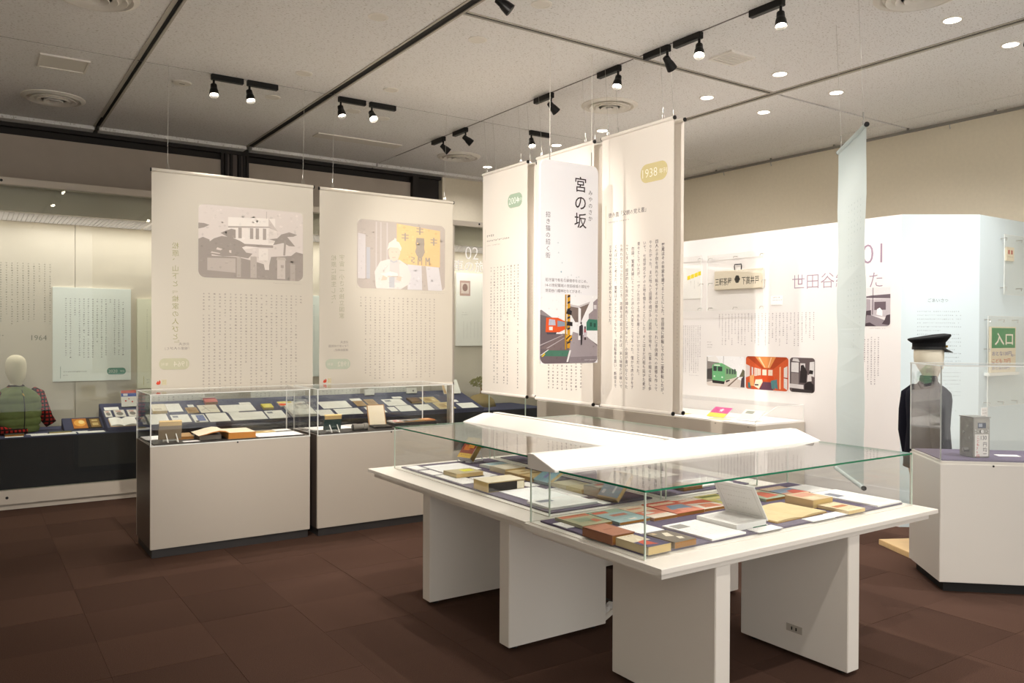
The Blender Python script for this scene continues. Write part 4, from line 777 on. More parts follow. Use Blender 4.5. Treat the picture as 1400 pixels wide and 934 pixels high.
def speaker_photo():
    P_ = []; a = P_.append
    a(('#8f8180', [(0, 0), (1, 0), (1, 1), (0, 1)])); a(('#b8b3bd', [(.01, .14), (.09, .14), (.09, .78), (.01, .80)])); a(('#8d95ac', [(.10, .14), (.14, .14), (.14, .6), (.10, .6)]))
    for x in (.20, .25, .32): a(('#a79fa6', [(x, .1), (x + .015, .1), (x + .015, .98), (x, .98)]))
    a(('#b9b9c8', [(.56, 0), (.73, 0), (.72, .42), (.56, .42)])); a(('#c1c0cd', [(.80, 0), (.97, 0), (.92, .40), (.77, .40)])); a(('#dba42c', [(.435, .98), (.94, .92), (.94, .36), (.56, .38), (.435, .45)]))
    D = '#5a4434'
    for cx, cy in ((.53, .79), (.70, .90), (.865, .75)):
        a((D, [(cx - .009, cy - .06), (cx + .009, cy - .06), (cx + .009, cy + .06), (cx - .009, cy + .06)]))
        for dy in (-.025, .02): a((D, [(cx - .04, cy + dy), (cx + .04, cy + dy), (cx + .04, cy + dy + .016), (cx - .04, cy + dy + .016)]))
    a((D, [(.66, .79), (.75, .79), (.755, .70), (.75, .65), (.76, .58), (.74, .52), (.715, .48), (.695, .48), (.665, .52), (.645, .58), (.66, .65), (.65, .70)])); a(('#dba42c', [(.668, .695), (.682, .695), (.682, .715), (.668, .715)]))
    # the lettering of the flag, mirrored as the banner is seen from behind
    a((D, [(.61, .40), (.64, .41), (.64, .425), (.615, .425), (.615, .45), (.64, .46), (.64, .49), (.60, .50), (.60, .485), (.627, .48), (.627, .465), (.60, .455), (.602, .42), (.627, .418)]))
    for x in (.675, .765):
        a((D, [(x, .38), (x + .012, .38), (x + .012, .50), (x, .50)])); a((D, [(x + .042, .38), (x + .054, .38), (x + .054, .50), (x + .042, .50)])); a((D, [(x, .50), (x + .014, .50), (x + .032, .44), (x + .022, .43)])); a((D, [(x + .054, .50), (x + .04, .50), (x + .022, .44), (x + .032, .43)]))
    a(('#cdc6c6', [(.20, .04), (.19, .25), (.25, .40), (.34, .44), (.47, .44), (.56, .36), (.60, .20), (.57, .08), (.48, .0), (.21, 0)])); a(('#b9b3b8', [(.36, .44), (.46, .44), (.47, .10), (.35, .10)])); a(('#8e97ac', [(.35, .02), (.41, .02), (.41, .2), (.35, .18)]))
    a(('#c9b2a0', [(.345, .50), (.36, .44), (.41, .41), (.45, .45), (.475, .54), (.47, .62), (.36, .62), (.34, .56)])); a(('#e0d6c8', [(.33, .58), (.345, .68), (.40, .735), (.46, .70), (.49, .62), (.48, .57), (.45, .62), (.36, .62)])); a(('#e0d6c8', [(.40, .72), (.41, .76), (.43, .75), (.43, .72)]))
    a(('#8d7566', [(.375, .545), (.395, .545), (.395, .552), (.375, .552)])); a(('#8d7566', [(.42, .55), (.44, .55), (.44, .557), (.42, .557)])); a(('#a2705f', [(.385, .465), (.42, .468), (.42, .476), (.385, .474)])); a(('#8e98ae', [(.36, .41), (.40, .39), (.44, .41), (.44, .44), (.40, .41), (.36, .44)]))
    a(('#c5a894', [(.26, .12), (.32, .13), (.34, .20), (.28, .20)])); a(('#c5a894', [(.43, .14), (.48, .12), (.49, .19), (.44, .2)])); a(('#e6dfd6', [(.25, .22), (.33, .17), (.45, .20), (.44, .24), (.36, .26), (.30, .23)])); a(('#8d6f62', [(.33, .18), (.45, .185), (.45, .195), (.33, .19)]))
    return P_
def logo(p, a, b):
    p.poly([(a, b), (a + .012, b + .022), (a + .018, b + .012), (a + .026, b + .03), (a + .034, b + .012), (a + .03, b - .004), (a + .012, b - .008)], '#cf4b33', 3); p.rect(a + .042, b - .01, a + .075, b + .03, '#cfc6a6', 2)
    p.hrows([2, 2], a + .046, b + .026, .012, .014, .016, '#a9a07c', 3)
def back_banner(label, x0, x1, z0, z1, polys, ph, title, tcol, cols, colx, coly, year, heads, fade):
    w_, h_ = x1 - x0, z1 - z0; t = banner(label, (x0, 6.62), 0, w_, z0, z1, 'banner_grey', (.09, .93)); p = Print(base=.0012)
    u = lambda a: a * w_; v_ = lambda b: h_ * (1 - b)
    photo(p, u(ph[0]), v_(ph[3]), u(ph[2]), v_(ph[1]), polys, .05, frame=LB, fade=(LB, fade)); p.hrows([22], u(ph[2]) - .25, v_(ph[3] + .012), .009, .0112, .01, '#b3a9a2')
    m = Print(base=.0012, mirror=w_)
    for text, a, b, s_ in title: m.vtext(text, w_ - u(a), v_(b), s_, tcol, pitch=s_ * 1.12, res=2)
    m.vcols(cols, w_ - u(colx[0]), v_(coly), .020, u(colx[1]), .0245, '#9a9089')
    for text, a, b, s_ in heads: m.htext(text, w_ - u(a), v_(b), s_, '#9a9089', res=1)
    badge(m, w_ - u(.215), v_(.907), u(.172), h_ * .052, year, '#b9b79d' if year == '1964' else '#b3baa9', tc=LB); art('photo_print', t, (0, 0, 0), 0, p)
    q = Print(base=.0012); logo(q, u(.025), v_(.97)); art('logo_print', t, (0, 0, 0), 0, q); m.done('lettering', t); return t
back_banner('hanging banner seen from behind with a grey photo of a house', 1.178, 2.443, 1.115, 2.79, house_photo(), (.268, .135, .931, .477), [('松原、山下と『楡家の人びと』', .135, .318, .052)], '#a9a67a', [3, 30, 32, 32, 32, 18, 29, 32, 32, 32, 31, 23, 30, 32, 32, 32, 31, 32, 32, 32][::-1][:20], (.30, .0325), .545, '1964', [('北杜夫', .215, .795, .026), ('『楡家の人びと』', .215, .815, .026)], .38)
back_banner('hanging banner seen from behind with a yellow flag photo', 2.50, 3.80, 1.09, 2.785, speaker_photo(), (.262, .135, .935, .49), [('松原に誕生した、', .098, .325, .05), ('宇宙一小さな独立国家', .155, .32, .05)], '#b5b29a', [4, 28, 30, 30, 30, 29, 30, 30, 21, 30, 30, 24, 30, 30, 28, 30, 29][:17], (.29, .035), .53, '1982', [('北杜夫', .20, .775, .024), ('『マンボウ共和国', .20, .795, .024), ('建国由来記』', .20, .815, .024)], .42)

# --- middle row, two layers deep, seen from their printed side
MX = 4.12; WB = '#f4efe8'
def mid(label, X, y0, y1, z0=1.0, z1=3.075): return banner(label, (X, y1), R90, y1 - y0, z0, z1, 'banner_white', (.09, .86))
T1938 = ['　鷲尾はその年家を建てることにした。世田谷に移転してから二度移転したが、', '四人の子供を伴れて転々するのは骨だったし、それに子供達への故郷も作って', 'やりたかった。まだ殆んど田圃や畑が多い近所の空地を、仕事の暇々に探し歩', 'いて、七拾坪足らずの土地を借りることにした。そこはまだ尺程も延びた麦が', '青々としていたが、一寸した丘の上で水も悪くないということだった。', '　勿論、鷲尾夫婦にとってこの決心は大変なことであった。僅かな虎の子をす', 'ってしまい、経済的にも背水の陣を布くことであった。小説が書けなくなった', 'り売れなくなったりしたとき、雨露を凌ぐ家さえあれば、米と味噌だけ稼いで', 'くればいいと考えた。鷲尾はそのときのつもりで、古自転車を買い、新宿まで', '三十分でゆけることを試めしてみたりした。']
DI = '#5c5357'
t3 = mid('white hanging banner of vertical text with an ochre 1938 badge', MX, 4.08, 4.85); W3 = .77; H3 = 2.075
p = Print(base=.0012); badge(p, .435, 1.66, .275, .135, '1938', '#d0c391', tc='#fbf8ee')
p.htext('徳永直「父親の覚え書」', .08, 1.455, .040, DI, res=1); p.hrows([13], .08, 1.425, .017, .018, .02, '#a39b9c'); p.rect(.045, 1.29, .048, 1.55, '#d8cfa6')
for i, s_ in enumerate(T1938): p.vtext(s_, W3 - .10 - i * .063, 1.24, .031, DI, pitch=.0312, res=1, off=.012 if i in (0,) else .004)
p.done('lettering', t3)
t1 = mid('white hanging banner of vertical text with a green 2004 badge', MX, 5.86, 6.60)
p = Print(base=.0012); badge(p, .43, 1.70, .23, .125, '2004', '#a3b7a3', tc='#f4f8f2'); p.hrows([4], .07, 1.50, .032, .034, .03, DI); p.hrows([13], .07, 1.45, .028, .030, .03, DI); p.hrows([13], .07, 1.40, .016, .018, .02, '#a39b9c'); p.rect(.045, 1.26, .048, 1.55, '#c3cdbf')
p.vcols([42, 18, 15, 41, 41, 19, 41, 41, 30], .60, 1.19, .026, .056, .0268, DI); p.done('lettering', t1)
t2 = mid('white hanging banner half covered by the station name sign', MX, 4.95, 5.72)
p = Print(base=.0012); p.vcols([40, 41, 41, 41, 41, 41, 41, 41], .62, 1.19, .028, .062, .0268, DI); p.done('lettering', t2)
for y0, y1, lb_ in ((4.08, 4.85, 'rear white banner behind the ochre badged text banner'), (4.95, 5.72, 'rear white banner behind the station name sign'), (5.86, 6.60, 'rear white banner behind the green badged text banner')):
    t = mid(lb_, MX + .10, y0, y1); p = Print(base=.0012); p.rect(.70, 1.2, .703, 1.5, '#e0dbd2'); p.vcols([30, 12], .715, 1.1, .02, .04, .026, '#e0d9d2'); p.done('lettering', t)

# --- the station name sign
def station_photo():
    P_ = []; a = P_.append
    a(('#efedee', [(0, 0), (1, 0), (1, 1), (0, 1)])); a(('#8f8689', [(0, .76), (.02, .77), (.2, .66), (.5, .6), (.5, .5), (0, .45)])); a(('#6d6467', [(0, .70), (.18, .66), (.12, .40), (0, .42)]))
    a(('#6f6266', [(0, 0), (1, 0), (1, .27), (.85, .36), (.45, .42), (0, .44)])); a(('#7d6c6c', [(0, .22), (.38, .43), (.45, .43), (.45, .2), (.2, .19), (0, .22)])); a(('#a3989c', [(.5, .22), (.56, .46), (.80, .40), (1, .25), (1, .02), (.52, .02)])); a(('#8c8186', [(.5, .0), (1, 0), (1, .1), (.5, .09)]))
    for q in ([(0, .27), (.38, .41), (.40, .41), (0, .255)], [(.1, .22), (.40, .37), (.42, .37), (.13, .22)]): a(('#b9aeb0', q))
    a(('#4d7a66', [(.02, .11), (.12, .19), (.50, .185), (.46, .10)])); a(('#e7e4e4', [(.45, .02), (.48, .02), (.53, .19), (.50, .19)])); a(('#e7e4e4', [(.0, .12), (.02, .12), (.15, .20), (.13, .20)])); a(('#d9b82f', [(.02, .10), (.05, .10), (.09, .14), (.07, .15)]))
    a(('#7b6c66', [(.50, .84), (.66, .82), (.86, .90), (.70, .60), (.60, .60), (.52, .72)])); a(('#c9c2c3', [(.42, .83), (.50, .86), (.66, .84), (.87, .91), (.85, .88), (.66, .81), (.50, .83)])); a(('#efeced', [(.655, .34), (.70, .34), (.70, .80), (.655, .82)]))
    a(('#9c8f93', [(.84, .60), (1, .62), (1, .96), (.92, .90), (.92, .78), (.84, .72)])); a(('#d8d3d6', [(.93, .80), (.98, .80), (.98, .86), (.93, .86)])); a(('#3f7a66', [(.80, .48), (1, .48), (1, .64), (.84, .65), (.80, .60)])); a(('#2c5347', [(.86, .54), (.90, .54), (.90, .60), (.86, .60)])); a(('#2c5347', [(.93, .53), (.97, .53), (.97, .59), (.93, .59)]))
    a(('#dd5a2c', [(.09, .45), (.32, .45), (.44, .50), (.44, .60), (.30, .66), (.10, .66)])); a(('#b9bccb', [(.14, .55), (.26, .55), (.25, .63), (.15, .64)])); a(('#e9e1dc', [(.15, .48), (.21, .48), (.21, .53), (.15, .53)])); a(('#8d98a8', [(.29, .53), (.42, .54), (.42, .60), (.29, .62)])); a(('#4d4852', [(.12, .42), (.26, .42), (.28, .45), (.10, .45)]))
    a(('#b98a2b', [(.42, .2), (.445, .2), (.445, 1), (.42, 1)])); a(('#cf9a2c', [(.46, .22), (.51, .22), (.51, 1), (.46, 1)]))
    for z in (.28, .36, .48, .56, .64, .76, .86, .95): a(('#3b3436', [(.46, z), (.51, z + .02), (.51, z + .05), (.46, z + .03)]))
    a(('#2d282b', [(.44, .72), (.53, .70), (.54, .76), (.46, .80)])); a(('#2d282b', [(.45, .55), (.55, .54), (.55, .60), (.46, .61)])); a(('#e2aa2e', [(.44, .33), (.54, .33), (.54, .41), (.44, .41)])); a(('#39312f', [(.44, .36), (.50, .41), (.53, .41), (.44, .335)])); a(('#39312f', [(.48, .33), (.54, .38), (.54, .355), (.51, .33)]))
    a(('#3b3337', [(.665, .42), (.73, .42), (.72, .27), (.70, .26), (.69, .40), (.68, .42)])); a(('#3b3337', [(.665, .40), (.735, .42), (.735, .55), (.715, .57), (.67, .54)])); a(('#4b3c3a', [(.69, .57), (.715, .57), (.715, .605), (.69, .605)])); a(('#cfc6cc', [(.75, .38), (.80, .38), (.81, .46), (.75, .47)])); a(('#b5616b', [(.755, .45), (.79, .45), (.79, .50), (.755, .50)])); a(('#4a3a3a', [(.76, .34), (.79, .34), (.79, .38), (.76, .38)])); a(('#4b3d3c', [(.76, .50), (.785, .50), (.785, .54), (.76, .54)]))
    return P_
sg = thing('station_sign', 'tall white hanging sign with a large station name above a tram photo', 'sign', (3.34, 4.60, 1.345), 0); SW, SH = .525, 1.44
m = Print(base=0); m.rrect(0, 0, SW, SH, .05, '#ffffff', n=6); pts = [(v[0], v[2]) for v in m.v]
MB().loft([[(a, -.006, b) for a, b in pts], [(a, .006, b) for a, b in pts]]).build('board', 'sign_white', sg)
p = Print(base=.0064); p.vtext('宮の坂', SW * .685, 1.365, .118, '#372c2f', pitch=.130, res=3, off=.006); p.vtext('みやのさか', SW * .86, 1.27, .040, '#544a4d', pitch=.047, res=2); p.vtext('招き猫の招く街', SW * .13, 1.08, .043, '#6a6064', pitch=.0478, res=2)
for i, s_ in enumerate(('招き猫で有名な豪徳寺をはじめ、', '14-15世紀築城の世田谷城の城址や', '世田谷八幡神社などがある。')): p.htext(s_, SW * .09, .585 - i * .038, .0265, '#6a6064', res=1)
for a, b, c in ((.30, .86, '#c9d2d6'), (.31, .79, '#c9d2d6'), (.37, .72, '#c9d2d6'), (.355, .655, '#8fb0bd'), (.42, .61, '#d4d7da'), (.47, .62, '#d4d7da'), (.53, .635, '#d4d7da'), (.62, .62, '#d4d7da'), (.66, .625, '#d4d7da')): p.ell(SW * a, b, .006, .006, c, n=10)
photo(p, .002, .002, SW - .002, .495, station_photo(), .045, corners='cd', frame='#ebe9ec'); p.hrows([10], SW * .76, .03, .012, .011, .02, '#e8e4e6', L=16); p.done('print', sg)
for a in (.085, SW - .06):
    MB().tube([(a, 0, SH - .03), (a - .008, 0, SH - .015), (a, 0, SH + .0), (a + .008, 0, SH - .015), (a, 0, SH - .03)], .003, 5).build('ring', 'steel', sg)
    MB().tube([(a, 0, SH), (a, 0, SH + .10)], .004, 6).build('clasp', 'steel', sg); MB().tube([(a, 0, SH + .09), (a, 0, ZC - 1.345)], .0022, 5).build('wire', 'off_white', sg)
# --- pale blue banner by the tables
ang = math.atan2(3.275 - 2.75, 4.838 - 4.328)
bb = banner('pale blue hanging banner with faint text near the table end', (4.838, 3.275), ang + math.pi, .732, .668, 2.775, 'banner_blue', (.1, .9), wave=.006)
p = Print(base=.002); p.vcols([26, 20, 26, 18, 22], .62, 1.72, .022, .075, .035, '#c3d0d0')
for k in range(12): p.rect(.1 + random.uniform(0, .5), .55 + random.uniform(0, .5), 0, 0, '#e8efef') if False else None
p.done('lettering', bb)

# ================================================================== GLASS-TOPPED TABLE CASES
GB, GT = .692, .95                          # glass base and top
def pane(t, nm, bx, m='clear_glass'): return MB().box(*bx).build(nm, m, t)
def table_case(label, x0, y0, L, D, legs, loc_rot, glass_in=(.03, .03, .12, .02), mirror=False, inset=True):
    """local frame: a along the length, b across; the sloped light hood stands along the far side b = D"""
    t = thing('table_case', label, 'showcase', (x0, y0, 0), loc_rot); gl, gr, gf, gb_ = glass_in
    s_ = -1 if mirror else 1
    def B(a0, b0, z0, a1, b1, z1): return MB().box(a0, s_ * b0, z0, a1, s_ * b1, z1)
    top = MB()
    prof = [(.03, .660), (0, .670), (0, .688), (.002, .69), (D - .002, .69), (D, .688), (D, .670), (D - .03, .660)]
    top.prism([(s_ * a, b) for a, b in prof], 'x', 0, L); top.build('tabletop', 'white_laminate', t)
    B(.03, .03, .64, L - .03, D - .03, .666).build('apron', 'white_laminate', t)
    B(gl - .004, gf - .004, .688, L - gr + .004, D - gb_ + .004, .694).build('glass_ledge', 'white_laminate', t)
    for la, lw_, b0, b1 in legs:
        lg = B(la, b0, .02, la + lw_, b1, .642).build('leg', 'white_laminate', t, bevel=.003)
        f = MB()
        for bb_ in (b0 + .06, b1 - .06): f.lathe([(.018, 0), (.018, .022)], 10, (la + lw_ / 2, s_ * bb_, 0))
        f.build('foot', 'black_plastic', lg)
    B(gl + .03, gf + .03, .694, L - gr - .03, D - gb_ - .03, .702).build('tray', 'tray_purple', t, bevel=.002)
    g = .008; a0, a1, b0, b1 = gl, L - gr, gf, D - gb_; hb = D - gb_ - .21
    for nm, bx in (('front_pane', (a0, b0, GB, a1, b0 + g, GT)), ('back_pane', (a0, b1 - g, GB, a1, b1, GT)), ('side_pane', (a0, b0 + g, GB, a0 + g, b1 - g, GT)), ('side_pane', (a1 - g, b0 + g, GB, a1, b1 - g, GT)), ('top_pane', (a0, b0, GT, a1, hb, GT + g))):
        pn = B(*bx).build(nm, 'clear_glass', t)
        if nm == 'top_pane':
            e = MB()
            e.box(a0 - .001, s_ * (b0 - .001), GT, a1 + .001, s_ * (b0 + .0015), GT + g); e.box(a0 - .001, s_ * b0, GT, a0 + .0015, s_ * hb, GT + g); e.box(a1 - .0015, s_ * b0, GT, a1 + .001, s_ * hb, GT + g)
            e.build('green_edge', 'glass_green', pn)
    for a in (a0, a1):
        for b in (b0, b1): MB().box(a - .003, s_ * b - .003, GB, a + .003, s_ * b + .003, GT).build('corner_seam', 'glass_seam', t)
    hp = [(hb, GT), (hb + .004, GT + .01), (hb + .165, GT + .06), (b1, GT + .06), (b1, GT - .008), (b1 - .10, GT - .008)]
    MB().prism([(s_ * a, b) for a, b in hp], 'x', a0 - .02, a1 + .02).build('light_hood', 'hood_white', t, bevel=.002)
    return t
TA = table_case('glass-topped table case in front of the other two tables', 2.12, 2.15, 1.90, .885, ((.323, .087, .03, .64), (1.197, .087, .03, .64)), 0, (.03, .03, .12, .015))
o = MB().box(1.195, .27, .12, 1.198, .36, .155).build('outlet_plate', 'slot_trim', TA); 
for k in (.30, .325): MB().box(1.193, k, .13, 1.1955, k + .006, .145).build('outlet_slot', 'black_plastic', TA)
# rotated so that their length runs along the room: local a -> +Y, local b -> -X is undone by mirroring
TB = table_case('table case whose hood backs onto its twin, on the pedestal case side', 2.14, 3.045, 1.76, .885, ((.225, .087, .06, .68), (1.035, .087, .06, .68)), math.pi / 2, (.02, .08, .15, .01), mirror=True)
TC = table_case('table case whose hood backs onto its twin, on the text banner side', 3.925, 4.805, 1.76, .885, ((.638, .087, .06, .68), (1.448, .087, .06, .68)), -math.pi / 2, (.08, .02, .15, .01), mirror=True)
# power strip and cord behind the legs
ps = thing('power_strip', 'white power strip with a cord on the carpet under the tables', 'power strip', (2.86, 3.33, 0), .5)
MB().box(0, 0, .0, .20, .05, .03).build('body', 'off_white', ps, bevel=.004)
for k in range(3): MB().box(.02 + k * .06, .008, .03, .055 + k * .06, .042, .06).build('plug', 'paper_white', ps, bevel=.004)
MB().tube([(.2, .02, .012), (.3, .05, .008), (.36, .12, .006), (.3, .25, .006), (.12, .3, .006)], .004, 6).build('cord', 'black_plastic', ps)

# ---- things lying in the near table
Z = .7025
def cov(*shapes):
    def f(q, w_, d_):
        for i, (c, pts) in enumerate(shapes): q.poly([(a * w_, b * d_) for a, b in pts], c, i * .4)
        if d_ > .16:
            q.hrows([6], .08 * w_, d_ * .93, d_ * .07, w_ * .135, .1, random.choice(['#5a4a44', '#f0e8da', '#7a3a30']), 6); q.hrows([5], .3 * w_, d_ * .2, .010, .0125, .1, '#5a4a44', 6)
    return f
R_ = lambda a, b, c, d: [(a, b), (c, b), (c, d), (a, d)]
book('thin magazine with sage and red cover at the end of the near table', .172, .20, .014, '#b9b79c', 'page_brown', (2.235, 2.75, Z), 0, cov(('#b5b494', R_(0, 0, 1, 1)), ('#d07a5c', R_(.04, .74, .96, .95)), ('#c9c7ac', R_(.1, .78, .9, .80)), ('#9aa88f', R_(.2, .3, .7, .65)), ('#cf8468', [(.6, .15), (.85, .2), (.8, .45), (.62, .4)])), name='magazine', hard=False)
book('thin magazine with pale blue and red cover on the near table', .185, .235, .014, '#a8bdb9', 'page_brown', (2.415, 2.71, Z), 0, cov(('#a6c0bf', R_(0, 0, 1, 1)), ('#9fb5a0', R_(0, .72, 1, 1)), ('#d3735a', R_(.05, .76, .5, .92)), ('#c58a78', R_(.3, .45, .8, .6)), ('#e8e2d5', R_(.45, .08, .68, .18))), name='magazine', hard=False)
book('thin magazine with beige and salmon cover on the near table', .146, .245, .014, '#d9b9a2', 'page_brown', (2.605, 2.69, Z), 0, cov(('#d8c6ab', R_(0, .55, 1, 1)), ('#de8f78', R_(0, .25, 1, .55)), ('#e6d9c9', R_(0, 0, 1, .25)), ('#c98a6d', R_(.1, .75, .7, .85)), ('#e6e0d3', [(.2, .3), (.6, .35), (.5, .5), (.2, .48)])), name='magazine', hard=False)
book('magazine with red title and blue figures on the near table', .185, .24, .016, '#cf6a55', 'page_brown', (2.755, 2.695, Z), 0, cov(('#dd8a72', R_(0, 0, 1, 1)), ('#c85a4c', R_(0, .66, 1, 1)), ('#e3c7a8', R_(.08, .74, .92, .9)), ('#8fa6bb', [(.2, .3), (.9, .25), (.95, .6), (.4, .62)]), ('#e8a08a', [(.3, .08), (.9, .05), (.8, .28), (.4, .32)])), name='magazine', hard=False)
book('magazine with white and red slanted cover on the near table', .165, .235, .014, '#e0c3a8', 'page_brown', (2.945, 2.70, Z), 0, cov(('#e8ded0', R_(0, 0, 1, 1)), ('#d8745a', [(0, .55), (1, .4), (1, .7), (0, .95)]), ('#e9d7c2', R_(.1, .72, .8, .82)), ('#d58a6c', [(.2, .1), (.9, .05), (.8, .35), (.3, .4)])), name='magazine', hard=False)
book('magazine with yellow green cover behind the open white book', .165, .235, .014, '#cfc878', 'page_brown', (3.115, 2.70, Z), 0, cov(('#d3cc7f', R_(0, 0, 1, 1)), ('#7f8a4c', R_(.1, .78, .9, .92)), ('#c9c9b9', [(.2, .1), (.9, .2), (.7, .6), (.3, .55)]), ('#e6e09f', R_(.1, .62, .8, .72))), name='magazine', hard=False)
book('magazine with sage green and red figure behind the open beige book', .175, .20, .014, '#a9b39a', 'page_brown', (3.385, 2.69, Z), 0, cov(('#a4b09a', R_(0, 0, 1, 1)), ('#d4755f', [(.2, .1), (.9, .2), (.8, .7), (.4, .75)]), ('#e3c5ac', R_(.1, .78, .9, .92))), name='magazine', hard=False)
book('magazine with blue grey and red cover near the hood end', .175, .20, .014, '#c59a82', 'page_brown', (3.575, 2.69, Z), 0, cov(('#d9c2a9', R_(0, .7, 1, 1)), ('#8d9db0', R_(0, .3, 1, .7)), ('#cf6a5a', [(.3, 0), (1, .1), (.9, .5), (.5, .45)])), name='magazine', hard=False)
book('thick beige paperback beside the blue grey magazine', .16, .165, .04, '#cbb18c', 'page_edge', (3.452, 2.462, Z), 0, cov(('#d3bd9b', R_(0, 0, 1, 1)), ('#cf9a84', R_(.1, .5, .9, .9)), ('#e3d2b3', R_(.2, .1, .6, .4))), hard=False)
book('thin orange edged booklet next to the large right sheet', .135, .17, .016, '#dcc398', 'page_edge', (3.48, 2.287, Z), 0, cov(('#e3d2ae', R_(0, 0, 1, 1)), ('#c07a55', R_(.15, .45, .85, .65))), hard=False)
t = open_book('old beige pamphlet lying open on the near table', .192, .25, .008, 'paper_cream', '#b08a4d'); t.location = (3.235, 2.365, Z); t.rotation_euler[2] = .04
for ch in t.children:
    if ch.name.startswith('page'): ch.data.materials[0] = mat('aged_page', '#dcc79c', .9, noise=.08, nscale=12) if 'aged_page' not in MATS else MATS['aged_page']
# white hardback with its cover propped open
t = thing('open_hardback', 'white hardback with its cover standing open and green corner', 'book', (2.77, 2.355, Z), .02)
MB().box(0, 0, 0, .215, .235, .004).build('back_cover', 'paper_white', t); MB().box(.004, .004, .004, .205, .231, .026).build('pages', 'paper_white', t)
q = Print(base=.0264, flat=True); q.line([(.025, .03), (.185, .03), (.185, .205), (.025, .205), (.025, .03)], .002, '#c4beb9'); q.hrows([9, 10, 8, 10, 9, 7], .035, .19, .009, .0135, .025, '#c2bdb8'); q.done('print', t)
m = MB().box(-.004, 0, 0, 0, .235, .19).build('front_cover', 'paper_white', t); m.location = (.215, 0, .02); m.rotation_euler = (0, -.55, 0)
m = Print(base=.0); m.line([(.02, .02), (.215, .02), (.215, .17), (.02, .17), (.02, .02)], .002, '#cfcac4'); m.hrows([10, 11, 9, 10], .03, .15, .010, .0145, .03, '#cac5bf'); k = m.build('endpaper_print', 'print_ink', t)
k.location = (.215, 0, .02); k.rotation_euler = (0, -.55, 0); k.data.transform(Matrix.Translation((-.0046, .235, 0)) @ Matrix.Rotation(-math.pi / 2, 4, 'Z'))
MB().box(.11, -.0015, .0005, .2, .0, .0045).build('green_edge', 'glass_green', t)
book('brown cloth bound book at the near table corner', .125, .185, .038, '#9d6a52', 'page_brown', (2.165, 2.475, Z), .02, cov(('#a87258', R_(.06, .04, .94, .96)), ('#8d5a46', R_(.3, .5, .7, .54))))
book('paperback with navy, red and cream cover at the table corner', .125, .185, .032, '#c9b794', 'page_edge', (2.18, 2.282, Z), .02, cov(('#d9ccb0', R_(0, .45, .75, 1)), ('#4b4660', R_(.75, 0, 1, 1)), ('#56506b', R_(0, 0, .75, .45)), ('#c9583f', [(.1, .2), (.6, .1), (.5, .5), (.2, .45)]), ('#e6dcc6', [(.25, .5), (.5, .5), (.45, .7)])), hard=False)
book('grey brown paperback with white lettering blocks beside the navy one', .125, .165, .026, '#857a6c', 'page_brown', (2.335, 2.295, Z), .02, cov(('#7d7366', R_(0, 0, 1, 1)), ('#e0d6c2', [(.35, .55), (.55, .85), (.75, .8), (.6, .45)]), ('#e0d6c2', [(.5, .2), (.62, .42), (.8, .35), (.68, .15)]), ('#c9b28f', R_(.1, .8, .3, .95))), hard=False)
loose('explanation_panel', 'white explanation panel with a small grey photo on the near table', 'panel', .215, .285, 'sheet', (2.555, 2.30, Z), .02, th=.008)
q = Print(base=.009, flat=True)
o = MB().box(0, 0, 0, .075, .06, .0003, '#9a9793').build('photo_print', 'print_ink'); o.parent = [x for x in bpy.data.objects if x.name.startswith('explanation_panel')][-1]; o.location = (.015, .20, .0085)
loose('explanation_panel', 'white explanation panel at the right end of the near table', 'panel', .21, .38, 'doc', (3.75, 2.305, Z), .0, th=.008); loose('document_sheet', 'white sheet under the hood at the right end of the near table', 'sheet', .19, .17, 'sheet', (3.775, 2.71, Z))
for x, y, w_, d_, lb_ in ((2.83, 2.284, .16, .064, 'small white caption card before the open white hardback'), (3.205, 2.284, .165, .062, 'small white caption card before the open beige pamphlet'), (3.375, 2.29, .10, .064, 'small white caption card beside the thin orange edged booklet'), (2.385, 2.545, .14, .15, 'white caption sheet between the brown book and the panel'), (2.185, 2.80, .045, .10, 'small white caption card left of the sage and red magazine')):
    loose('caption_card', lb_, 'card', w_, d_, 'card', (x, y, Z))
# ---- things lying in the second table
for nm, lb_, ct, w_, d_, k, x, y, th in (('caption_card', 'narrow white caption card at the far corner of the hooded table', 'card', .08, .15, 'card', 2.335, 4.51, .003), ('document_sheet', 'large cream sheet at the far end of the hooded table', 'sheet', .27, .28, 'cream', 2.43, 4.33, .003),
    ('caption_card', 'white caption card next to the large far cream sheet', 'card', .075, .17, 'card', 2.335, 4.30, .003), ('document_sheet', 'white sheet beneath the yellow labelled book', 'sheet', .12, .32, 'sheet', 2.335, 3.95, .003), ('explanation_panel', 'off-white panel lying by the yellow labelled book', 'panel', .13, .25, 'sheet', 2.46, 3.83, .006),
    ('document_sheet', 'large cream sheet in front of the dark slipcase', 'sheet', .25, .30, 'cream', 2.39, 3.355, .003), ('explanation_panel', 'white raised panel at the near end of the hooded table', 'panel', .295, .20, 'doc', 2.345, 3.13, .012), ('document_sheet', 'long narrow white sheet beside the raised panel', 'sheet', .07, .27, 'sheet', 2.645, 3.30, .003),
    ('document_sheet', 'small white sheet before the grey and red book', 'sheet', .055, .13, 'sheet', 2.648, 3.10, .003), ('document_sheet', 'white sheet beside the dark slipcase toward the hood', 'sheet', .08, .25, 'sheet', 2.58, 3.98 + .1, .003), ('document_sheet', 'white sheet behind the dark slipcase', 'sheet', .08, .12, 'sheet', 2.60, 3.78 - .1, .003)):
    loose(nm, lb_, ct, w_, d_, k, (x, y, Z), th=th)
book('cream book with a yellow label on the hooded table', .19, .155, .024, '#cdb98b', 'page_edge', (2.395, 4.12, Z + .0034), 0, cov(('#c5b896', R_(.03, .05, .97, .95)), ('#e3e04a', R_(.45, .35, .85, .8))))
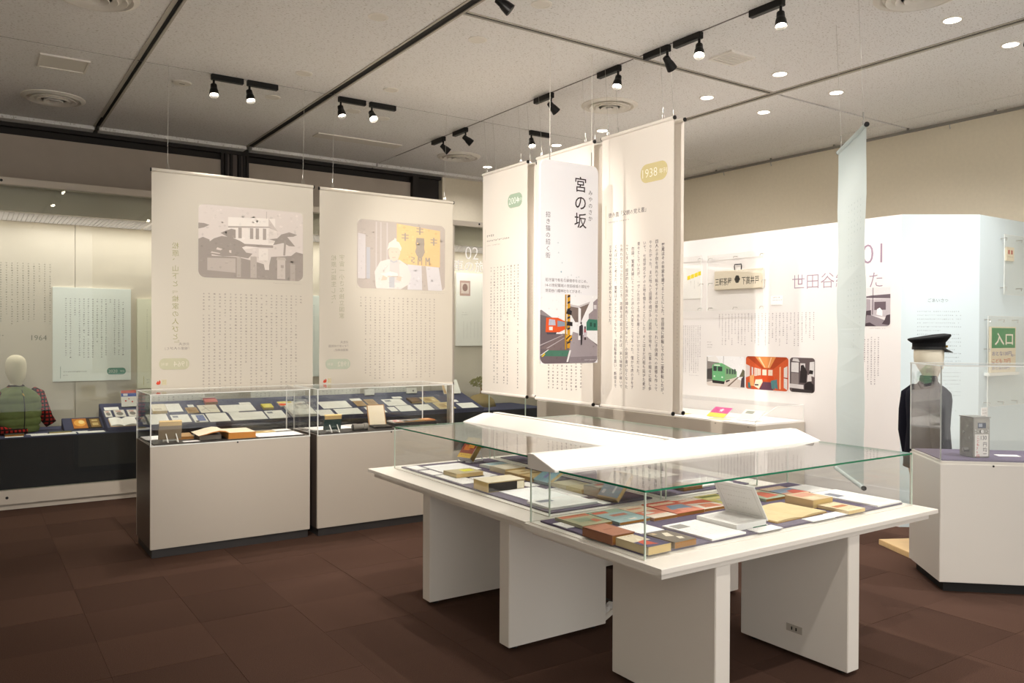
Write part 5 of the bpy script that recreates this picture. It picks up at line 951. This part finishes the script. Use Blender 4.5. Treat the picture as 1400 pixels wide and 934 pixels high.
t = thing('slipcase_book', 'thick cream slipcase with a dark open side and white label', 'book', (2.325, 3.66, Z), -.02)
MB().box(0, .004, 0, .235, .155, .052).build('slipcase', 'page_edge', t); MB().box(.004, .0, .004, .231, .02, .048).build('dark_spine', 'cover_slip', t); MB().box(.185, -.0006, .006, .229, .0, .046).build('spine_label', 'paper_cream', t); MB().box(-.002, .002, .052, .237, .157, .0545).build('cover', 'paper_cream', t)
for lb_, w_, d_, h_, c, x, y, rz, sh in (('white and sky blue book in the hood-side row', .17, .13, .018, '#dfe3dc', 2.75, 4.285, .1, cov(('#a9c6d0', R_(.2, .3, .95, .95)))), ('pale cream paperback in the hood-side row', .155, .165, .03, '#e3d8bd', 2.72, 4.09, .05, cov(('#ebe4d0', R_(.05, .05, .95, .95)))), ('tan paperback in the hood-side row', .165, .135, .024, '#d9bf8d', 2.71, 3.935, .05, cov(('#e3cfa2', R_(.05, .05, .95, .95)), ('#b9975c', R_(.4, .4, .6, .6)))),
    ('golden tan paperback in the hood-side row', .165, .13, .024, '#cfae75', 2.71, 3.79, .05, cov(('#dcc18b', R_(.05, .05, .95, .95)))), ('cream book beside the glassine wrapped blue book', .155, .14, .022, '#e6d9b0', 2.726, 3.498, .03, cov(('#eee5c6', R_(.05, .05, .95, .95)))), ('straw coloured book next to the grey and red one', .155, .13, .022, '#e0cd92', 2.726, 3.365, .03, cov(('#ebdfb4', R_(.05, .05, .95, .95))))):
    book(lb_, w_, d_, h_, c, 'page_edge', (x, y, Z), rz, sh, hard=False)
book('thick book with grey and red cover on the hooded table', .105, .12, .05, '#c4bda9', 'page_edge', (2.74, 3.237, Z), .05, cov(('#b5b5a9', R_(0, 0, 1, 1)), ('#d07a66', R_(.4, .5, .95, .75)), ('#d8d2c0', R_(.1, .15, .5, .4))))
def tilted_book(label, loc, w_, d_, h_, c, rz, tilt_, sh, rotx=0):
    t = book(label, w_, d_, h_, c, 'page_edge', loc, rz, sh); t.rotation_euler = (rotx, tilt_, rz)
    e = MB().prism([(0, 0), (w_ * .8, 0), (w_ * .8, 0)], 'y', 0, .01) if False else None
    return t
tilted_book('glassine wrapped blue book tilted up toward the hood', (2.715, 3.64, Z), .17, .14, .022, '#9fbcc2', .0, -.5, cov(('#8db6c4', R_(.03, .03, .97, .97)), ('#8f8fc0', R_(.2, .4, .6, .6)), ('#b9d3cf', R_(.6, .1, .95, .9))))
tilted_book('pale blue grey book with a tan spine tilted steeply under the hood', (2.742, 3.088, Z), .17, .13, .025, '#c9b08a', .15, -.75, cov(('#a3b5c2', R_(.05, .0, .97, 1)), ('#dfe6ea', R_(.2, .3, .8, .4)), ('#dfe6ea', R_(.15, .75, .3, .9))))
for lb_, x, y, rz, w_, h0, h1 in (('clear wedge propping the glassine wrapped blue book', 2.80, 3.67, 0, .055, .0468, .0768), ('clear wedge propping the steep blue grey book', 2.815, 3.135, .15, .035, .0745, .1071)):
    o = MB().prism([(0, 0), (w_, 0), (w_, h1), (0, h0)], 'y', 0, .08).build('acrylic_wedge', 'acrylic', rotz=rz); o.location = (x, y, Z); tag(o, lb_, 'stand')
t = thing('boxed_set', 'yellow and red book box leaning on a clear easel by the table end', 'box', (2.72, 4.67, Z), R90 + .3)
m = MB().box(0, 0, .0, .115, .045, .165); m = m.build('box', 'paper_white', t); m.location.z = .034; m.rotation_euler = (-.75, 0, 0)
p = Print(base=.0006); p.rect(.0, .0, .115, .165, '#d9b24a'); p.rect(.0, .035, .115, .13, '#8d3b26', 1); p.rect(.02, .06, .07, .1, '#c9752f', 2); p.rect(.05, .08, .1, .12, '#e0a13a', 2); p.hrows([5], .02, .03, .015, .018, .02, '#8a6a1c', 2); k = p.done('print', t); k.rotation_euler = (-.75, 0, 0); k.location.z = .034
m = MB().box(.1152, .002, .0, .1158, .043, .165).build('gold_side', 'gold', t); m.rotation_euler = (-.75, 0, 0); m.location.z = .034
MB().tube([(.02, -.02, .012), (.02, .02, .003), (.02, .15, .003), (.03, .11, .11)], .004, 6).build('easel', 'acrylic_edge', t); MB().tube([(.095, -.02, .012), (.095, .02, .003), (.095, .15, .003), (.085, .11, .11)], .004, 6).build('easel', 'acrylic_edge', t)
# ---- a few things in the third table
loose('document_sheet', 'white sheet in the table case on the text banner side', 'sheet', .24, .30, 'sheet', (3.36, 3.50, Z)); loose('explanation_panel', 'white panel near the end glass of the text banner side table', 'panel', .26, .2, 'doc', (3.40, 3.14, Z), th=.008)
book('ochre book in the table case on the text banner side', .15, .2, .03, '#c9b06a', 'page_edge', (3.44, 3.90, Z), 0, cov(('#d8c68a', R_(.05, .05, .95, .95)))); book('brown book at the end of the text banner side table', .15, .12, .02, '#8d6a48', 'page_brown', (3.24, 3.12, Z), 0)

# ================================================================== TURNED CASE WITH THE TICKET BOX
a1 = math.atan2(2.288 - 2.609, 5.247 - 4.897)
pc = thing('corner_case', 'white pedestal case turned cornerwise with a purple lining and ticket box', 'showcase', (4.897, 2.609, 0), a1); W_, D_ = 1.15, .545
MB().box(.035, .035, 0, W_ - .035, D_ - .035, .07).build('plinth', 'plinth_black', pc)
MB().box(0, 0, .062, W_, D_, .78).build('body', 'white_laminate', pc, bevel=.003); MB().box(.008, .008, .78, W_ - .008, D_ - .008, .796).build('top_board', 'white_laminate', pc, bevel=.002)
MB().box(.02, .02, .796, W_ - .02, D_ - .02, .802).build('lining', 'tray_purple', pc)
zb, zt, g = .797, 1.37, .006
for nm, bx in (('front_pane', (0, 0, zb, W_, g, zt)), ('rear_pane', (0, D_ - g, zb, W_, D_, zt)), ('side_pane', (0, g, zb, g, D_ - g, zt)), ('side_pane', (W_ - g, g, zb, W_, D_ - g, zt)), ('top_pane', (0, 0, zt, W_, D_, zt + g))): MB().box(*bx).build(nm, 'acrylic', pc)
for xx in (.003, W_ - .003):
    for yy in (.003, D_ - .003): MB().box(xx - .003, yy - .003, zb, xx + .003, yy + .003, zt + .006).build('corner_edge', 'acrylic_edge', pc)
e = MB(); e.box(0, -.002, zt, W_, .003, zt + .007); e.box(0, D_ - .003, zt, W_, D_ + .002, zt + .007); e.box(-.002, 0, zt, .003, D_, zt + .007); e.box(W_ - .003, 0, zt, W_ + .002, D_, zt + .007); e.build('top_edge', 'acrylic_edge', pc)
MB().tube([(.30, -.002, .772), (.30, .004, .772)], .006, 10).build('lock', 'black_plastic', pc)
def on_case(a, b): c, s_ = math.cos(a1), math.sin(a1); return (4.897 + a * c - b * s_, 2.609 + a * s_ + b * c)
tx, ty = on_case(.235, .13)
tb = thing('ticket_box', 'grey metal fare box labelled 130 yen flat fare', 'fare box', (tx, ty, .803), a1 + .25)
MB().box(0, 0, 0, .112, .13, .245).build('body', 'ticket_metal', tb, bevel=.004); MB().box(-.002, -.002, .245, .114, .132, .25).build('lid', 'grey_metal', tb)
p = Print(base=.0006); p.rect(.012, .008, .1, .145, '#e9e6df'); p.htext('130', .05, .11, .036, '#3a3838', 1, res=2, stretch=.85); p.vtext('円均', .078, .102, .03, '#3a3838', 1, pitch=.034, res=2); p.rect(.066, .022, .09, .025, '#3a3838', 1); p.vtext('こども70円', .032, .138, .022, '#c8433a', 1, pitch=.023, res=1)
p.rect(.03, .182, .084, .215, '#5f6470'); p.rect(.036, .19, .06, .21, '#a8adb8', 1); p.done('lettering', tb)
for a, b in ((.015, .17), (.015, .155), (.097, .17), (.097, .155), (.03, .162), (.084, .162)): MB().tube([(a, -.003, b), (a, .001, b)], .004, 8).build('rivet', 'steel', tb)
MB().tube([(.056, -.006, .162), (.056, .001, .162)], .011, 14).build('knob', 'steel', tb); MB().tube([(-.03, .05, .045), (0, .05, .045)], .013, 12).build('spout', 'steel', tb)
for b, c in ((.03, .12), (.09, .15), (.05, .19)): MB().tube([(-.004, b, c), (0, b, c)], .008, 10).build('bolt', 'steel', tb)
x_, y_ = on_case(.42, .22); loose('caption_card', 'white caption card on the purple lining behind the fare box', 'card', .13, .07, 'card', (x_, y_, .8025), a1)

# ---- conductor's uniform on a mannequin; local +x is where it faces
um = thing('mannequin', 'mannequin in a dark navy uniform coat and peaked cap', 'mannequin', (5.755, 3.155, 0), -.60)
o = MB().box(-.24, -.22, 0, .24, .22, .04).build('wood_base', 'wood_light', um, bevel=.003); o.rotation_euler[2] = .12
o = egg_head().build('head', 'mannequin_cloth', um, smooth=True); o.location = (.0, 0, 1.24); o.rotation_euler[2] = math.pi / 2; o.scale = (1.08, .98, 1.0)
MB().tube([(.097, 0, 1.35), (.104, 0, 1.42), (.098, 0, 1.48)], .0012, 4).build('head_seam', 'off_white', um)
MB().tube([(0, 0, .04), (0, 0, .62)], .02, 12).build('pole', 'steel', um)
MB().lathe([(.062, 1.195), (.06, 1.25), (.054, 1.27), (.05, 1.25)], 20).build('collar', 'navy_wool', um, smooth=True)
prof = [(.60, .135, .215), (.66, .132, .205), (.78, .125, .185), (.90, .118, .172), (1.0, .122, .18), (1.10, .125, .195), (1.15, .115, .195), (1.185, .09, .15), (1.21, .065, .085), (1.23, .055, .062)]
m = MB(); m.loft([ell_ring(.0, 0, z, rx, ry, 40) for z, rx, ry in prof]); m.build('coat', 'navy_wool', um, smooth=True)
for sgn in (-1, 1):
    m = MB().tube([(-.02, sgn * .15, 1.165), (-.03, sgn * .205, 1.12), (-.04, sgn * .225, 1.0), (-.045, sgn * .235, .85), (-.02, sgn * .24, .70), (.0, sgn * .24, .60)], [.045, .066, .062, .056, .05, .052], 16); m.build('sleeve', 'navy_wool', um, smooth=True)
    h = MB().tube([(.0, sgn * .24, .62), (.005, sgn * .24, .56), (.008, sgn * .238, .53)], [.022, .026, .024], 10)
    for k, (dx, ln) in enumerate(((-.018, .062), (-.006, .072), (.006, .068), (.018, .052))):
        h.tube([(.008 + dx, sgn * .238, .54), (.010 + dx, sgn * .235, .54 - ln * .55), (.016 + dx, sgn * .228, .54 - ln)], [.0075, .007, .005], 7)
    h.tube([(.022, sgn * .236, .575), (.038, sgn * .228, .55), (.042, sgn * .222, .52)], [.009, .008, .006], 7); h.build('hand', 'wood_hand', um, smooth=True)
for z in (.75, .86, .97, 1.08): MB().tube([(.118, 0, z), (.130, 0, z)], .009, 10).build('button', 'gold', um)
cap = thing('peaked_cap', 'black peaked cap with gold button on the uniformed mannequin', 'cap', (5.755, 3.155, 1.462), -.60)
m = MB(); n = 32
def capring(z, r, dx=0, dz=0): return [(dx + r * 1.08 * math.cos(2 * math.pi * k / n), r * .92 * math.sin(2 * math.pi * k / n), z + dz * math.cos(2 * math.pi * k / n)) for k in range(n)]
m.loft([capring(-.005, .103), capring(.045, .103, 0, .004), capring(.047, .108, 0, .006), capring(.078, .135, .002, .016), capring(.088, .132, .002, .018), capring(.092, .10, .002, .018), capring(.092, .02, .002, .01)]); m.build('crown', 'cap_black', cap, smooth=False)
m = MB(); m.loft([capring(-.006, .105), capring(.014, .105), capring(.014, .1035), capring(-.006, .1035)], closed=True, caps=False); m.build('band', 'black_plastic', cap)
m = MB(); vs_ = []; arc = [math.radians(-62 + 124 * i / 14) for i in range(15)]
up = [(.103 * 1.08 * math.cos(a), .103 * .92 * math.sin(a), .004) for a in arc]; out = [(.103 * 1.08 * math.cos(a) + .055 * math.cos(a) ** .7 if math.cos(a) > 0 else 0, .103 * .95 * math.sin(a), -.012 - .012 * math.cos(a)) for a in arc]
for sh in (0, -.004): vs_ += [(x, y, z + sh) for x, y, z in up] + [(x, y, z + sh) for x, y, z in out]
fs = []
for i in range(14): fs += [(i, i + 1, 16 + i, 15 + i), (30 + i, 45 + i, 46 + i, 31 + i), (15 + i, 16 + i, 46 + i, 45 + i), (i, 30 + i, 31 + i, i + 1)]
m.add(vs_, fs); m.build('visor', 'black_plastic', cap)
for s_ in (-1, 1): MB().tube([(.085, s_ * .072, .018), (.092, s_ * .08, .018)], .008, 10).build('button', 'gold', cap)

# ================================================================== CEILING FITTINGS
def down_lights(pts, lit):
    first = None
    for x, y in pts:
        if first is None:
            t = thing('downlight', 'lit round recessed downlight in the pale ceiling' if lit else 'small unlit round recessed downlight in the pale ceiling', 'downlight', (x, y, ZC), group='lit downlights' if lit else 'unlit downlights')
            MB().lathe([(.066, .012), (.066, -.004), (.052, -.006), (.050, .012)], 24).build('ring', 'off_white', t, smooth=False); MB().lathe([(.0001, -.004), (.053, -.004), (.053, .01), (.0001, .01)], 24).build('lens', 'lit_diffuser' if lit else 'vent_white', t); first = t
        else:
            t = link_copy(first); t.location = (x, y, ZC)
            for ch in list(first.children): link_copy(ch, parent=t)
        if lit: lamp('downlight_lamp', 'SPOT', (x, y, ZC - .012), (x, y, 0), DLP, spot_size=2.75, spot_blend=.7, shadow_soft_size=.05, color='neutral')
DLP = 31
down_lights([(5.30, 6.24), (5.30, 7.0), (5.30, 8.39), (5.30, 4.86), (6.07, 4.88), (5.29, 4.10), (6.08, 4.14), (5.30, 2.77), (6.08, 2.77), (5.30, 1.9), (6.08, 1.9)], True)
down_lights([(2.22, 6.22), (2.22, 7.0), (2.97, 7.01), (2.22, 4.84), (2.97, 6.22), (2.96, 4.82), (2.97, 4.08), (2.22, 4.08), (3.30, 7.09)], False)
first = None
for x, y, r, lb_ in ((.65, 8.12, .25, 'round ceiling air diffuser between the rectangular grille and the wall case'), (4.72, 8.09, .25, 'round ceiling air diffuser beside the pair of spotlights turned away'), (4.77, 5.52, .25, 'round ceiling air diffuser above the hanging text banners'), (.66, 5.50, .25, 'round ceiling air diffuser left of the slot beyond the rectangular grille'), (4.74, 2.68, .25, 'round ceiling air diffuser above the pale blue banner')):
    if first is None:
        t = thing('air_diffuser', lb_, 'air vent', (x, y, ZC), group='round ceiling air diffusers')
        MB().lathe([(r, .004), (r, -.008), (r * .86, -.022), (r * .80, -.006)], 36).build('outer_ring', 'vent_white', t, smooth=False)
        for k, (q, z) in enumerate(((.68, -.026), (.47, -.03), (.27, -.034))): MB().lathe([(r * q, -.012), (r * (q + .06), z), (r * (q + .04), z - .004), (r * (q - .09), -.018)], 32).build('cone_ring', 'vent_white', t, smooth=False)
        MB().lathe([(.0001, -.034), (r * .12, -.034), (r * .06, -.015)], 24).build('centre_cap', 'vent_white', t); MB().lathe([(.0001, -.001), (r * .8, -.001), (r * .8, -.003), (.0001, -.003)], 32).build('throat', 'case_brown', t); first = t
    else:
        t = link_copy(first); t.location = (x, y, ZC); t['label'] = lb_
        for ch in list(first.children): link_copy(ch, parent=t)
t = thing('ceiling_grille', 'plain rectangular framed grille in the ceiling over the wall case', 'air vent', (.48, 6.88, ZC))
MB().box(0, 0, -.006, .30, .30, 0).build('plate', 'vent_white', t); m = MB(); [m.box(*b) for b in ((-.015, -.015, -.012, .315, 0, 0), (-.015, .30, -.012, .315, .315, 0), (-.015, 0, -.012, 0, .3, 0), (.3, 0, -.012, .315, .3, 0))]; m.build('frame', 'off_white', t)
t = thing('ceiling_grille', 'small louvred square vent in the ceiling between spotlights', 'air vent', (4.58, 3.97, ZC)); MB().box(0, 0, -.004, .22, .18, 0).build('backing', 'case_brown', t)
for k in range(7): MB().box(0, .008 + k * .024, -.012, .22, .024 + k * .024, -.004).build('slat', 'off_white', t)
m = MB(); [m.box(*b) for b in ((-.02, -.02, -.014, .24, 0, 0), (-.02, .18, -.014, .24, .2, 0), (-.02, 0, -.014, 0, .18, 0), (.22, 0, -.014, .24, .18, 0))]; m.build('frame', 'off_white', t)
o = MB().box(0, 0, -.010, .94, .18, 0).build('access_panel', 'vent_white'); o.location = (2.99, 7.95, ZC); tag(o, 'long flat cover strip on the ceiling above the yellow flag banner', 'panel')
t = thing('ceiling_sensor', 'flat round beige sensor plate on the ceiling', 'sensor', (1.48, 7.02, ZC)); MB().lathe([(.0001, 0), (.075, 0), (.07, -.01), (.0001, -.012)], 24).build('plate', 'vent_white', t); MB().box(-.02, -.006, -.013, .02, .006, -.011).build('slot', 'case_brown', t)

def spot(x, y, axis, sgn, target, lit, power, label, blend=.6, size=.9, color='warm'):
    """driver box on the track, its head hanging from one end"""
    t = thing('track_spotlight', label, 'spotlight', (x, y, ZC)); L_ = .25
    if axis == 'x': MB().box(0 if sgn > 0 else -L_, -.02, -.045, L_ if sgn > 0 else 0, .02, 0).build('driver_box', 'black_metal', t, bevel=.003)
    else: MB().box(-.02, 0 if sgn > 0 else -L_, -.045, .02, L_ if sgn > 0 else 0, 0).build('driver_box', 'black_metal', t, bevel=.003)
    off = .02 * sgn; hx, hy = (off, 0) if axis == 'x' else (0, off)
    MB().tube([(hx, hy, -.04), (hx, hy, -.10)], .009, 8).build('stem', 'black_metal', t)
    hp = Vector((hx, hy, -.105)); d = (Vector(target) - Vector((x, y, ZC)) - hp).normalized()
    h = MB().lathe([(.016, .03), (.024, .025), (.026, -.01), (.032, -.03), (.038, -.075), (.036, -.078), (.03, -.05)], 20).build('head', 'black_metal', t); q = d.to_track_quat('-Z', 'Y').to_euler(); h.location = hp; h.rotation_euler = q
    l = MB().lathe([(.0001, -.052), (.031, -.052), (.031, -.056), (.0001, -.056)], 20).build('lens', 'lit_lens' if lit else 'black_plastic', h)
    if power: lamp('spot_lamp', 'SPOT', tuple(Vector((x, y, ZC)) + hp + d * .10), target, power, spot_size=size, spot_blend=blend, shadow_soft_size=.03, color=color)
    return t
CY = 6.65; CX = 4.12
spot(1.62, CY, 'x', 1, (1.5, 5.6, .8), True, 55, 'lit black spotlight over the house photo banner, first of its pair')
spot(1.90, CY, 'x', 1, (2.0, 5.3, .6), True, 55, 'lit black spotlight over the house photo banner, second of its pair')
spot(2.68, CY, 'x', 1, (2.8, 5.6, .8), True, 60, 'lit black spotlight over the yellow flag banner, first of its pair')
spot(2.97, CY, 'x', 1, (2.8, 4.2, .7), True, 60, 'lit black spotlight over the yellow flag banner, second of its pair')
spot(4.70, CY, 'x', 1, (4.2, 5.4, 1.2), True, 60, 'lit black spotlight behind the hanging text banners')
spot(CX, 7.36, 'y', 1, (6.3, 6.6, 1.5), True, 18, 'black spotlight turned away near the round diffuser, first of its pair')
spot(CX, 6.91, 'y', 1, (6.3, 5.9, 1.5), True, 14, 'black spotlight turned away near the round diffuser, second of its pair')
spot(CX, 5.50, 'y', 1, (6.3, 5.2, 1.4), True, 18, 'black spotlight turned away above the station name sign')
spot(CX, 4.65, 'y', 1, (2.9, 3.9, .7), True, 55, 'lit black spotlight above the 1938 banner')
spot(CX, 4.13, 'y', 1, (6.3, 4.4, 1.5), True, 22, 'black spotlight turned away toward the white partition')
spot(CX, 3.83, 'y', 1, (3.0, 2.8, .7), True, 70, 'lit black spotlight between the dark head and the louvred vent')
spot(CX, 3.17, 'y', 1, (3.4, 2.5, .7), True, 70, 'lit black spotlight over the near table case')
spot(5.67, 2.48, 'y', -1, (7.0, 3.3, 1.6), True, 40, 'black spotlight on the far track by the beige wall', color='cool')
# unseen heads added above the frame to brighten what they are turned to
spot(1.10, 4.6, 'y', 1, (4.12, 5.9, 1.9), True, 250, 'added unseen spotlight on the left slot track turned to the green badged banner', size=1.0)
spot(1.10, 3.2, 'y', 1, (4.12, 4.4, 1.9), True, 160, 'added unseen spotlight on the left slot track turned to the ochre badged banner', size=1.0)
spot(1.10, 4.0, 'y', 1, (2.5, 6.4, 1.7), True, 120, 'added unseen spotlight on the left slot track turned to the left banner pair', size=1.3)
spot(2.60, 4.0, 'y', -1, (4.6, 3.0, 1.7), True, 75, 'added unseen spotlight on the wide slot track turned to the pale blue banner', size=.75)
spot(5.67, 1.4, 'y', 1, (5.5, 2.9, .9), True, 60, 'added unseen spotlight on the far track turned to the corner case', color='cool')
spot(2.60, .9, 'y', 1, (3.1, 2.3, .5), True, 75, 'added unseen spotlight on the wide slot track turned to the front of the near table', size=1.2)
spot(1.10, 2.7, 'y', 1, (1.6, 6.0, .5), True, 45, 'added unseen spotlight on the left slot track turned to the first pedestal case front')
spot(2.60, 1.7, 'y', 1, (2.6, 6.0, .5), True, 40, 'added unseen spotlight on the wide slot track turned to the second pedestal case front')
spot(-.42, 4.2, 'y', 1, (.4, 8.3, .6), True, 60, 'added unseen spotlight on the outer slot track turned to the wall case')
